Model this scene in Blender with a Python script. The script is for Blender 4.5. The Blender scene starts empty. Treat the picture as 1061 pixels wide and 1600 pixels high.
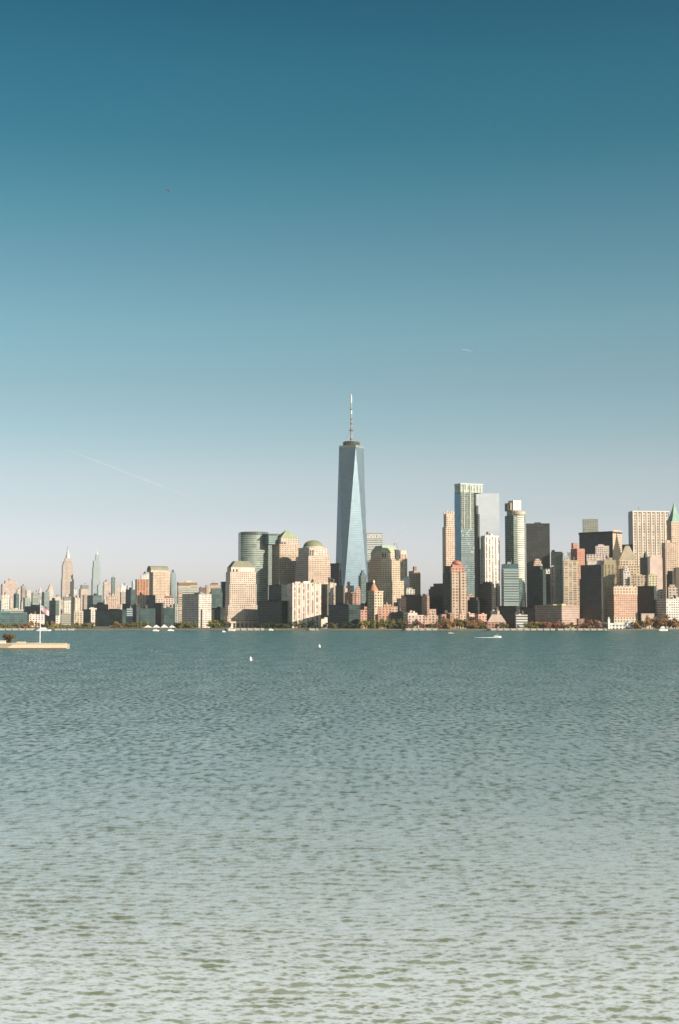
import bpy, math, random
import numpy as np
from mathutils import Vector
R = math.radians
sc = bpy.context.scene
COL = sc.collection
random.seed(7)

# ------------------------------------------------------------------ camera
F = 2222.2                      # focal length in photo pixels (1061 x 1600)
HC = 20.0                       # camera height above the water
HOR = 966.0                     # photo row of the horizon
PITCH = math.atan((HOR-800)/F)
cam_d = bpy.data.cameras.new('camera'); cam = bpy.data.objects.new('camera', cam_d)
COL.objects.link(cam); sc.camera = cam
cam.location = (0, 0, HC); cam.rotation_euler = (R(90)+PITCH, 0, 0)
cam_d.sensor_fit = 'VERTICAL'; cam_d.sensor_height = 36; cam_d.sensor_width = 24
cam_d.lens = 50; cam_d.clip_start = 1; cam_d.clip_end = 120000

# ------------------------------------------------------------------ sky + sun
SUN_B, SUN_E = 55.0, 24.0       # sun azimuth: degrees to the right of straight behind the camera; elevation
world = bpy.data.worlds.new('World'); sc.world = world; world.use_nodes = True
wn, wl = world.node_tree.nodes, world.node_tree.links
wn.clear()
wout = wn.new('ShaderNodeOutputWorld'); wbg = wn.new('ShaderNodeBackground')
sky = wn.new('ShaderNodeTexSky'); sky.sky_type = 'NISHITA'; sky.sun_disc = False
sky.sun_elevation = R(SUN_E); sky.sun_rotation = R(180-SUN_B)
sky.air_density = 1.0; sky.dust_density = 1.0; sky.ozone_density = 1.0; sky.altitude = 0
wbg.inputs['Strength'].default_value = 0.1
tc = wn.new('ShaderNodeTexCoord'); sx = wn.new('ShaderNodeSeparateXYZ')
wl.new(tc.outputs['Generated'], sx.inputs[0])
ramp = wn.new('ShaderNodeValToRGB'); ramp.color_ramp.interpolation = 'EASE'
SKY_TINT = [  # sine of elevation, tint (half scale)
 (0.0027, (0.57, 0.585, 0.816)), (0.0296, (0.568, 0.552, 0.739)), (0.052, (0.552, 0.514, 0.648)), (0.0745, (0.48, 0.456, 0.518)), (0.1014, (0.458, 0.437, 0.452)), (0.1282, (0.381, 0.408, 0.395)), (0.1636, (0.323, 0.385, 0.361)), (0.2029, (0.284, 0.384, 0.347)), (0.2415, (0.219, 0.348, 0.315)), (0.2834, (0.145, 0.31, 0.285)), (0.3239, (0.08, 0.264, 0.253)), (0.3669, (0.055, 0.241, 0.237)), (0.4079, (0.033, 0.194, 0.205)),
 (0.6, (.028,.15,.165)), (1.0, (.028,.12,.14))]
while len(ramp.color_ramp.elements) > 1: ramp.color_ramp.elements.remove(ramp.color_ramp.elements[0])
for i, (p, c) in enumerate(SKY_TINT):
    e = ramp.color_ramp.elements[0] if i == 0 else ramp.color_ramp.elements.new(p)
    e.position = p; e.color = (*c, 1)
ramp.color_ramp.interpolation = 'LINEAR'
wl.new(sx.outputs['Z'], ramp.inputs[0])
vs = wn.new('ShaderNodeVectorMath'); vs.operation = 'SCALE'; vs.inputs['Scale'].default_value = 2.0
wl.new(ramp.outputs[0], vs.inputs[0])
vm = wn.new('ShaderNodeVectorMath'); vm.operation = 'MULTIPLY'
wl.new(sky.outputs[0], vm.inputs[0]); wl.new(vs.outputs[0], vm.inputs[1])
wl.new(vm.outputs[0], wbg.inputs['Color']); wl.new(wbg.outputs[0], wout.inputs[0])

sd = bpy.data.lights.new('sun', 'SUN'); sun = bpy.data.objects.new('sun', sd); COL.objects.link(sun)
sd.energy = 5.0; sd.angle = R(0.5); sd.color = (1.0, 0.885, 0.76)
SV = Vector((math.sin(R(SUN_B))*math.cos(R(SUN_E)), -math.cos(R(SUN_B))*math.cos(R(SUN_E)), math.sin(R(SUN_E))))
sun.rotation_euler = SV.to_track_quat('Z', 'Y').to_euler()
sun.location = (300, -300, 900)
sc.view_settings.view_transform = 'Standard'; sc.view_settings.look = 'None'
sc.view_settings.exposure = 0.5; sc.view_settings.gamma = 1.0
sc.render.engine = 'CYCLES'
sc.cycles.max_bounces = 5; sc.cycles.diffuse_bounces = 2; sc.cycles.glossy_bounces = 3
sc.cycles.transparent_max_bounces = 6; sc.cycles.volume_bounces = 0

# ------------------------------------------------------------------ helpers
def PX(px, d):                  # world x of a photo column at distance d (rows near the skyline)
    return d*(px-530.5)/F/ (math.cos(PITCH) + math.sin(PITCH)*(880-800)/F)
def PZ(py, d):                  # world height of a photo row at distance d
    yn = (800-py)/F
    return HC + d*(math.sin(PITCH)+yn*math.cos(PITCH))/(math.cos(PITCH)-yn*math.sin(PITCH))
def K(px): return PX(px, 1.0)
GZ = 2.0                        # height of the land above the water

class MB:
    """collects prisms and boxes (walls uv = metres along and up, caps use slot 1) and links them as ONE mesh object"""
    def __init__(s): s.v=[]; s.f=[]; s.uv=[]; s.m=[]; s.sm=[]
    def prism(s, bot, top, cap=True, floor=False, wall=0, capm=1, smooth=False):
        n = len(bot); o = len(s.v); s.v += list(bot)+list(top); u = 0
        for i in range(n):
            j = (i+1) % n
            L = math.dist(bot[i][:2], bot[j][:2]) or math.dist(top[i][:2], top[j][:2])
            s.f.append((o+i, o+j, o+n+j, o+n+i)); s.m.append(wall); s.sm.append(smooth)
            z0, z1 = bot[i][2], top[i][2]
            s.uv.append([(u, z0), (u+L, z0), (u+L, z1), (u, z1)])
            u = u+L if n > 6 else 0
        if cap:
            s.f.append(tuple(o+n+i for i in range(n))); s.m.append(capm); s.sm.append(False)
            s.uv.append([(p[0], p[1]) for p in top])
        if floor:
            s.f.append(tuple(o+n-1-i for i in range(n))); s.m.append(capm); s.sm.append(False)
            s.uv.append([(p[0], p[1]) for p in reversed(bot)])
    def box(s, x0, x1, y0, y1, z0, z1, **k):
        q = [(x0,y0),(x1,y0),(x1,y1),(x0,y1)]
        s.prism([(a,b,z0) for a,b in q], [(a,b,z1) for a,b in q], **k)
    def frustum(s, x0, x1, y0, y1, z0, z1, ix, iy, **k):
        q = [(x0,y0),(x1,y0),(x1,y1),(x0,y1)]; t = [(x0+ix,y0+iy),(x1-ix,y0+iy),(x1-ix,y1-iy),(x0+ix,y1-iy)]
        s.prism([(a,b,z0) for a,b in q], [(a,b,z1) for a,b in t], **k)
    def lathe(s, cx, cy, prof, n=16, smooth=True, **k):
        for (r0,z0),(r1,z1) in zip(prof[:-1], prof[1:]):
            a = [2*math.pi*i/n for i in range(n)]
            s.prism([(cx+r0*math.cos(t),cy+r0*math.sin(t),z0) for t in a], [(cx+r1*math.cos(t),cy+r1*math.sin(t),z1) for t in a],
                    cap=(z1 == prof[-1][1]), smooth=smooth, **k)
    def bar(s, p, q, r, n=4):
        p, q = Vector(p), Vector(q); d = (q-p).normalized()
        a = d.cross(Vector((0,0,1))) if abs(d.z) < .9 else d.cross(Vector((1,0,0))); a.normalize(); b = d.cross(a)
        ring = [(a*math.cos(2*math.pi*i/n)+b*math.sin(2*math.pi*i/n))*r for i in range(n)]
        s.prism([tuple(p+c) for c in reversed(ring)], [tuple(q+c) for c in reversed(ring)], floor=True)
    def quad(s, a, b, c, d, m=0):
        o = len(s.v); s.v += [a,b,c,d]; s.f.append((o,o+1,o+2,o+3)); s.m.append(m); s.sm.append(False)
        s.uv.append([(0,0),(1,0),(1,1),(0,1)])
    def build(s, name, mats, parent=None, color=None, loc=None):
        me = bpy.data.meshes.new(name); me.from_pydata(s.v, [], s.f)
        uvl = me.uv_layers.new(name='metres'); k = 0
        flat = [c for f in s.uv for p in f for c in p]; uvl.data.foreach_set('uv', flat)
        if not isinstance(mats, (list, tuple)): mats = [mats]
        for m in mats: me.materials.append(m)
        nm = len(mats)-1
        me.polygons.foreach_set('material_index', [min(i, nm) for i in s.m])
        me.polygons.foreach_set('use_smooth', s.sm)
        me.update(); o = bpy.data.objects.new(name, me); COL.objects.link(o)
        if parent: o.parent = parent
        if color: o.color = (*color, 1)
        if loc: o.location = loc
        return o
def empty(name, loc, rz=0):
    o = bpy.data.objects.new(name, None); COL.objects.link(o); o.location = loc; o.rotation_euler = (0,0,rz); o.empty_display_size = 5
    return o
def tag(o, label=None, cat=None, group=None, kind=None):
    if label: o['label'] = label
    if cat: o['category'] = cat
    if group: o['group'] = group
    if kind: o['kind'] = kind
    return o

# ------------------------------------------------------------------ materials
def nm(name):
    m = bpy.data.materials.new(name); m.use_nodes = True; n = m.node_tree.nodes; n.clear()
    o = n.new('ShaderNodeOutputMaterial'); p = n.new('ShaderNodeBsdfPrincipled'); m.node_tree.links.new(p.outputs[0], o.inputs[0])
    return m, n, m.node_tree.links, p
def M_(n, l, op, a, b=None, c=None):
    x = n.new('ShaderNodeMath'); x.operation = op
    for i, v in enumerate((a,b,c)):
        if v is None: continue
        if isinstance(v, (int,float)): x.inputs[i].default_value = v
        else: l.new(v, x.inputs[i])
    return x.outputs[0]
def mixc(n, l, f, a, b):
    x = n.new('ShaderNodeMix'); x.data_type = 'RGBA'
    for s, v in ((x.inputs[0], f), (x.inputs[6], a), (x.inputs[7], b)):
        if isinstance(v, (int,float)): s.default_value = v
        elif isinstance(v, tuple): s.default_value = (*v, 1)
        else: l.new(v, s)
    return x.outputs[2]
def facade(name, bay, floor, wu, wv, glass, grough=.12, gmetal=0.0, blinds=.15, wrough=.8, gspec=.5, gvar=1.2):
    """wall colour comes from the object's own colour; windows are a grid in metres with per-window variation"""
    m, n, l, p = nm(name)
    uv = n.new('ShaderNodeUVMap'); uv.uv_map = 'metres'
    s = n.new('ShaderNodeSeparateXYZ'); l.new(uv.outputs[0], s.inputs[0])
    u = M_(n,l,'DIVIDE', s.outputs[0], bay); v = M_(n,l,'DIVIDE', s.outputs[1], floor)
    fu = M_(n,l,'ABSOLUTE', M_(n,l,'SUBTRACT', M_(n,l,'FRACT', u), .5)); fv = M_(n,l,'ABSOLUTE', M_(n,l,'SUBTRACT', M_(n,l,'FRACT', v), .5))
    mask = M_(n,l,'MULTIPLY', M_(n,l,'LESS_THAN', fu, wu/2), M_(n,l,'LESS_THAN', fv, wv/2))
    cell = n.new('ShaderNodeCombineXYZ'); l.new(M_(n,l,'FLOOR', u), cell.inputs[0]); l.new(M_(n,l,'FLOOR', v), cell.inputs[1])
    oi = n.new('ShaderNodeObjectInfo'); l.new(oi.outputs['Random'], cell.inputs[2])
    wno = n.new('ShaderNodeTexWhiteNoise'); l.new(cell.outputs[0], wno.inputs[0])
    big = n.new('ShaderNodeCombineXYZ'); l.new(M_(n,l,'FLOOR', M_(n,l,'DIVIDE', u, 3)), big.inputs[0]); l.new(M_(n,l,'FLOOR', M_(n,l,'DIVIDE', v, 2)), big.inputs[1]); l.new(oi.outputs['Random'], big.inputs[2])
    wn2 = n.new('ShaderNodeTexWhiteNoise'); l.new(big.outputs[0], wn2.inputs[0])
    no = n.new('ShaderNodeTexNoise'); no.inputs['Scale'].default_value = .035; no.inputs['Detail'].default_value = 4
    l.new(uv.outputs[0], no.inputs['Vector'])
    dirt = M_(n,l,'MULTIPLY_ADD', no.outputs[0], .5, .72)
    dirt = M_(n,l,'ADD', dirt, M_(n,l,'MULTIPLY', wn2.outputs[0], .08))
    sc_ = n.new('ShaderNodeVectorMath'); sc_.operation = 'SCALE'; l.new(oi.outputs['Color'], sc_.inputs[0]); l.new(dirt, sc_.inputs['Scale'])
    wall = sc_.outputs[0]
    g2 = tuple(min(1, c*(1+gvar)+.012*gvar) for c in glass)
    gl = mixc(n,l, wn2.outputs[0], glass, g2)
    bl = M_(n,l,'LESS_THAN', wno.outputs[0], blinds)
    gl = mixc(n,l, M_(n,l,'MULTIPLY', bl, .6), gl, wall)
    l.new(mixc(n,l, mask, wall, gl), p.inputs['Base Color'])
    rg = M_(n,l,'MULTIPLY_ADD', mask, grough-wrough, wrough); l.new(rg, p.inputs['Roughness'])
    if gmetal: l.new(M_(n,l,'MULTIPLY', mask, gmetal), p.inputs['Metallic'])
    p.inputs['Specular IOR Level'].default_value = gspec
    bp = n.new('ShaderNodeBump'); bp.inputs['Strength'].default_value = .6; bp.inputs['Distance'].default_value = .4
    l.new(M_(n,l,'SUBTRACT', 1, mask), bp.inputs['Height']); l.new(bp.outputs[0], p.inputs['Normal'])
    return m
def plain(name, col=None, rough=.85, noise=.35, scale=.08, metal=0):
    m, n, l, p = nm(name)
    if col is None:
        oi = n.new('ShaderNodeObjectInfo'); c = oi.outputs['Color']
    else:
        rgb = n.new('ShaderNodeRGB'); rgb.outputs[0].default_value = (*col, 1); c = rgb.outputs[0]
    tc = n.new('ShaderNodeTexCoord'); no = n.new('ShaderNodeTexNoise'); no.inputs['Scale'].default_value = scale; no.inputs['Detail'].default_value = 5
    l.new(tc.outputs['Object'], no.inputs['Vector'])
    s = n.new('ShaderNodeVectorMath'); s.operation = 'SCALE'; l.new(c, s.inputs[0]); l.new(M_(n,l,'MULTIPLY_ADD', no.outputs[0], noise*2, 1-noise), s.inputs['Scale'])
    l.new(s.outputs[0], p.inputs['Base Color']); p.inputs['Roughness'].default_value = rough; p.inputs['Metallic'].default_value = metal
    return m
ST = {
 'pun':  facade('punched_windows', 3.8, 4.0, .54, .54, (.05,.07,.07)),
 'pun2': facade('large_punched_windows', 6.0, 5.2, .55, .52, (.045,.06,.06)),
 'rib':  facade('ribbed_stone_and_window_strips', 7.0, 3.6, .42, .86, (.10,.09,.07), blinds=.25),
 'fin':  facade('tall_stone_fins', 5.2, 60.0, .45, .97, (.10,.10,.09), blinds=0),
 'grid': facade('square_window_grid', 4.4, 4.4, .62, .58, (.06,.08,.08)),
 'band': facade('ribbon_windows', 30.0, 4.6, .985, .50, (.06,.09,.09), blinds=.1),
 'gl':   facade('curtain_wall_glass', 3.2, 4.2, .90, .86, (.05,.08,.075), .25, .16, .05, .5, .5, .6),
 'gl2':  facade('pale_curtain_wall_glass', 3.2, 4.2, .92, .88, (.30,.36,.37), .3, .45, .04, .4, .5, .15),
 'dg':   facade('dark_curtain_wall', 4.0, 4.2, .74, .70, (.018,.026,.025), .2, 0, .09, .5, .5, 1.1),
 'ap':   facade('apartment_balcony_bands', 8.0, 3.4, .72, .50, (.07,.08,.07), blinds=.3),
 'lo':   facade('low_building_bays', 6.0, 4.5, .55, .55, (.06,.07,.07), blinds=.2),
}
ST['blue'] = facade('blue_curtain_wall_glass', 3.2, 4.2, .92, .88, (.09,.24,.34), .3, .5, .03, .5, .5, .3)
ST['sky'] = facade('sky_toned_glass', 3.2, 4.2, .94, .9, (.60,.64,.66), .5, .1, .0, .5, .5, .06)
ROOF = plain('flat_roof_gravel', (.20,.18,.16), .95)
BLANK = plain('weathered_masonry')
COPPER = plain('green_copper', (.20,.30,.19), .6, .3, .2)
ROOFC = plain('coloured_roofing', None, .7, .3, .1)
METAL = plain('painted_metal', None, .45, .12, .5)
# ------------------------------------------------------------------ water (one sheet, real waves near, ripples by bump everywhere)
def build_water():
    rng = np.random.default_rng(3)
    r = [0.0, 20.0, 35.0, 50.0, 60.0]
    while r[-1] < 2600:
        x = r[-1]; r.append(x + max(.09, x*x/(HC*F*.64)*0.55))
    while r[-1] < 90000: r.append(r[-1]*1.5)
    r = np.array(r)
    fine = np.linspace(-19, 19, 1150)
    coarse_r = np.linspace(19, 341, 90)[1:-1]
    az = np.radians(np.concatenate([fine, coarse_r])); na = len(az)
    wf = np.ones(na); wf[1150:] = 0
    wf[:1150] *= np.clip((19-np.abs(fine))/2.0, 0, 1)
    A, RR = np.meshgrid(az, r); X = RR*np.sin(A); Y = RR*np.cos(A); Z = np.zeros_like(X)
    dx = np.zeros_like(X); dy = np.zeros_like(X)
    dr = np.gradient(r)[:, None]
    mod = np.ones_like(X)
    for k in range(6):
        t = rng.uniform(0, math.pi*2); L = rng.uniform(14, 60)
        mod += .055*np.sin(2*math.pi*(X*math.cos(t)*.6+Y*math.sin(t))/L + rng.uniform(0, 6.3))
    nwav = 60                    # wind chop running towards the camera: long gentle backs, short steep fronts
    for i in range(nwav):
        L = LMIN*(LMAX/LMIN)**((i+rng.uniform(0,1))/nwav)
        th = rng.normal(math.pi/2+.12, .48)
        kx, ky = math.cos(th)*2*math.pi/L, math.sin(th)*2*math.pi/L
        amp = WAVE_AMP*L*.012
        ph = kx*X+ky*Y+rng.uniform(0, 2*math.pi)
        fz = lambda q: np.clip((L/q/(dr*abs(math.sin(th))+1e-3)-2.0)/2.0, 0, 1)*np.clip((L/q/(RR*0.00058)-2)/2, 0, 1)
        f1 = amp*fz(1)*mod; f2 = amp*fz(2)*mod
        Z += f1*np.sin(ph) + f2*(.42*np.sin(2*ph)+.16*np.sin(3*ph))
        dx += .6*f1*math.cos(th)*np.cos(ph); dy += .6*f1*math.sin(th)*np.cos(ph)
    W = wf[None, :]*np.clip((RR-20)/30, 0, 1)
    Z *= W; X = X+dx*W; Y = Y+dy*W
    nr = len(r)
    co = np.stack([X[1:], Y[1:], Z[1:]], -1).reshape(-1, 3)
    co = np.vstack([[0,0,0], co]).astype(np.float32)
    idx = 1+np.arange((nr-1)*na).reshape(nr-1, na); nx = np.roll(idx, -1, 1)
    q = np.stack([idx[:-1], idx[1:], nx[1:], nx[:-1]], -1)[:, :, ::-1].reshape(-1, 4)
    tri = np.stack([np.zeros(na, int), nx[0], idx[0]], -1)
    me = bpy.data.meshes.new('water'); me.vertices.add(len(co)); me.vertices.foreach_set('co', co.ravel())
    nl = q.size+tri.size; me.loops.add(nl); me.loops.foreach_set('vertex_index', np.concatenate([q.ravel(), tri.ravel()]).astype(np.int32))
    npoly = len(q)+len(tri); me.polygons.add(npoly)
    me.polygons.foreach_set('loop_start', np.concatenate([np.arange(len(q))*4, len(q)*4+np.arange(len(tri))*3]).astype(np.int32))
    me.polygons.foreach_set('loop_total', np.concatenate([np.full(len(q), 4), np.full(len(tri), 3)]).astype(np.int32))
    me.polygons.foreach_set('use_smooth', np.ones(npoly, bool)); me.update(calc_edges=True)
    if me.polygons[0].normal.z < 0: me.flip_normals()
    o = bpy.data.objects.new('water', me); COL.objects.link(o); tag(o, kind='structure')
    m, n, l, p = nm('harbour_water')
    g = n.new('ShaderNodeNewGeometry')
    def noise(sx_, sy_, det, rot):
        mp = n.new('ShaderNodeMapping'); mp.inputs['Scale'].default_value = (sx_, sy_, 1); mp.inputs['Rotation'].default_value = (0,0,rot)
        l.new(g.outputs['Position'], mp.inputs[0]); t = n.new('ShaderNodeTexNoise'); t.inputs['Scale'].default_value = 1; t.inputs['Detail'].default_value = det
        t.inputs['Roughness'].default_value = .55
        l.new(mp.outputs[0], t.inputs['Vector']); return t.outputs[0]
    def ncol(sx_, sy_, det, rot):
        mp = n.new('ShaderNodeMapping'); mp.inputs['Scale'].default_value = (sx_, sy_, 1); mp.inputs['Rotation'].default_value = (0,0,rot)
        l.new(g.outputs['Position'], mp.inputs[0]); t = n.new('ShaderNodeTexNoise'); t.inputs['Scale'].default_value = 1; t.inputs['Detail'].default_value = det
        t.inputs['Roughness'].default_value = .6; l.new(mp.outputs[0], t.inputs['Vector'])
        v = n.new('ShaderNodeVectorMath'); v.operation = 'SUBTRACT'; l.new(t.outputs['Color'], v.inputs[0]); v.inputs[1].default_value = (.5,.5,.5); return v.outputs[0]
    def vm_(op, a_, b_):
        v = n.new('ShaderNodeVectorMath'); v.operation = op; l.new(a_, v.inputs[0])
        if op == 'SCALE':
            if isinstance(b_, (int,float)): v.inputs['Scale'].default_value = b_
            else: l.new(b_, v.inputs['Scale'])
        else: l.new(b_, v.inputs[1])
        return v.outputs[0]
    patch = noise(.0022, .011, 3, .12)           # long slicks and rough patches of wind
    pm = n.new('ShaderNodeMapRange'); pm.inputs[1].default_value = .38; pm.inputs[2].default_value = .62; l.new(patch, pm.inputs[0])
    # ripple slopes as a direct normal offset; the larger waves join in where the mesh no longer carries them
    far = n.new('ShaderNodeMapRange'); far.inputs[1].default_value = 110; far.inputs[2].default_value = 420; far.inputs[3].default_value = .15
    sp_ = n.new('ShaderNodeSeparateXYZ'); l.new(g.outputs['Position'], sp_.inputs[0]); l.new(sp_.outputs[1], far.inputs[0])
    fine = vm_('SCALE', ncol(3.6, 8.0, 4, -.1), FINE_K)
    mid = vm_('SCALE', ncol(.30, .85, 4, .15), M_(n,l,'MULTIPLY', far.outputs[0], M_(n,l,'MULTIPLY_ADD', pm.outputs[0], MID_K*.45, MID_K*.75)))
    # wave groups: patches of steeper and flatter chop; at a grazing angle only the near faces of the chop are seen
    grp = M_(n,l,'MULTIPLY_ADD', noise(.85, .30, 3, .1), .82, M_(n,l,'MULTIPLY', noise(.10, .03, 3, -.1), .18))
    gm = n.new('ShaderNodeMapRange'); gm.inputs[1].default_value = .40; gm.inputs[2].default_value = .60; gm.inputs[3].default_value = GLO; gm.inputs[4].default_value = GHI; l.new(grp, gm.inputs[0])
    ms = n.new('ShaderNodeSeparateXYZ'); l.new(mid, ms.inputs[0])
    my = M_(n,l,'MULTIPLY', M_(n,l,'ADD', M_(n,l,'ABSOLUTE', ms.outputs[1]), M_(n,l,'MULTIPLY', far.outputs[0], BIAS)), gm.outputs[0])
    fs = n.new('ShaderNodeSeparateXYZ'); l.new(fine, fs.inputs[0])
    cb = n.new('ShaderNodeCombineXYZ'); l.new(M_(n,l,'ADD', fs.outputs[0], ms.outputs[0]), cb.inputs[0]); l.new(M_(n,l,'SUBTRACT', fs.outputs[1], my), cb.inputs[1])
    nn = vm_('ADD', g.outputs['Normal'], cb.outputs[0]); nz = n.new('ShaderNodeVectorMath'); nz.operation = 'NORMALIZE'; l.new(nn, nz.inputs[0])
    # brightness near the camera painted into the water colour, fading to deep harbour green
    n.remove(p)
    near_light = n.new('ShaderNodeMath'); near_light.operation = 'DIVIDE'; near_light.inputs[0].default_value = 80; near_light.use_clamp = True
    l.new(M_(n,l,'MAXIMUM', sp_.outputs[1], 60), near_light.inputs[1])
    sf = M_(n,l,'MULTIPLY', M_(n,l,'POWER', near_light.outputs[0], NEAR_LIGHT_P), M_(n,l,'MULTIPLY_ADD', noise(.012, .05, 3, .3), .36, .82))
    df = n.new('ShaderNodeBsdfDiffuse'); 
    ns = n.new('ShaderNodeSeparateXYZ'); l.new(nz.outputs[0], ns.inputs[0])     # olive fronts of the chop; sky reflection painted pale on its backs
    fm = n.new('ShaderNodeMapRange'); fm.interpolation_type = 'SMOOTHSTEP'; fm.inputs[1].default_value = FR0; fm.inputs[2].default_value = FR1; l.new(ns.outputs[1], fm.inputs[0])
    fk = n.new('ShaderNodeMapRange'); fk.interpolation_type = 'SMOOTHSTEP'; fk.inputs[1].default_value = .50; fk.inputs[2].default_value = .62; fk.inputs[3].default_value = 1; fk.inputs[4].default_value = 0; l.new(grp, fk.inputs[0])  # far flecks paint the same pale reflection and dark fronts into the colour
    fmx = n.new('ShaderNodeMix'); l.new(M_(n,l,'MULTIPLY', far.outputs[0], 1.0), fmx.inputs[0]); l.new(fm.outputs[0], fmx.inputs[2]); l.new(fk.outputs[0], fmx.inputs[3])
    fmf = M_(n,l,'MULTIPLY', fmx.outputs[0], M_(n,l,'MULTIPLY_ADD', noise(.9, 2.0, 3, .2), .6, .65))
    cr_ = n.new('ShaderNodeMapRange'); cr_.inputs[1].default_value = .04; cr_.inputs[2].default_value = .20; cr_.inputs[4].default_value = .85; l.new(ns.outputs[1], cr_.inputs[0])  # glints on the steep wave backs painted white
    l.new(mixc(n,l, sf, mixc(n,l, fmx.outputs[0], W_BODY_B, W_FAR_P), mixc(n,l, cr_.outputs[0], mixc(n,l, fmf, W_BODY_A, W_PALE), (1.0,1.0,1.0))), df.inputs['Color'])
    up_ = n.new('ShaderNodeCombineXYZ'); up_.inputs[2].default_value = 1; l.new(up_.outputs[0], df.inputs['Normal'])
    gs = n.new('ShaderNodeBsdfGlossy'); gs.inputs['Roughness'].default_value = W_ROUGH; l.new(nz.outputs[0], gs.inputs['Normal'])
    fr = n.new('ShaderNodeFresnel'); fr.inputs['IOR'].default_value = W_IOR; l.new(nz.outputs[0], fr.inputs['Normal'])
    mx = n.new('ShaderNodeMixShader'); l.new(fr.outputs[0], mx.inputs[0]); l.new(df.outputs[0], mx.inputs[1]); l.new(gs.outputs[0], mx.inputs[2])
    out = [q for q in n if q.type == 'OUTPUT_MATERIAL'][0]; l.new(mx.outputs[0], out.inputs[0])
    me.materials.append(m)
WAVE_AMP, FINE_K, MID_K, W_ROUGH, W_IOR, NEAR_LIGHT_P, LMIN, LMAX = .36, .62, 2.2, .10, 1.5, .95, .28, 2.1
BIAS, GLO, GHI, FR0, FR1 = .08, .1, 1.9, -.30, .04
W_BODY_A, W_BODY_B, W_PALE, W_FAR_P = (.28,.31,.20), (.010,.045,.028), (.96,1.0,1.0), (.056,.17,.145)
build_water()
#WATEREND

# ------------------------------------------------------------------ land
def slab(name, pts, z0, z1, mat, tagkw):
    b = MB(); b.prism([(x,y,z0) for x,y in pts], [(x,y,z1) for x,y in pts]); o = b.build(name, [mat, mat]); tag(o, **tagkw); return o
GROUND = plain('grass_and_paving', (.16,.15,.10), .95, .4, .01)
WALLM = plain('pale_sea_wall_concrete', (.42,.37,.30), .9, .25, .15)
SHORE = 2380.0
shore = [(-30000, 9000), (-9000, 2600)]
for i in range(61):
    x = -3000+i*100; shore.append((x, SHORE+random.uniform(-5, 5)))
shore += [(9000, 2700), (30000, 9000), (30000, 40000), (-30000, 40000)]
slab('ground', shore, -3, GZ, GROUND, dict(kind='structure'))

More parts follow.
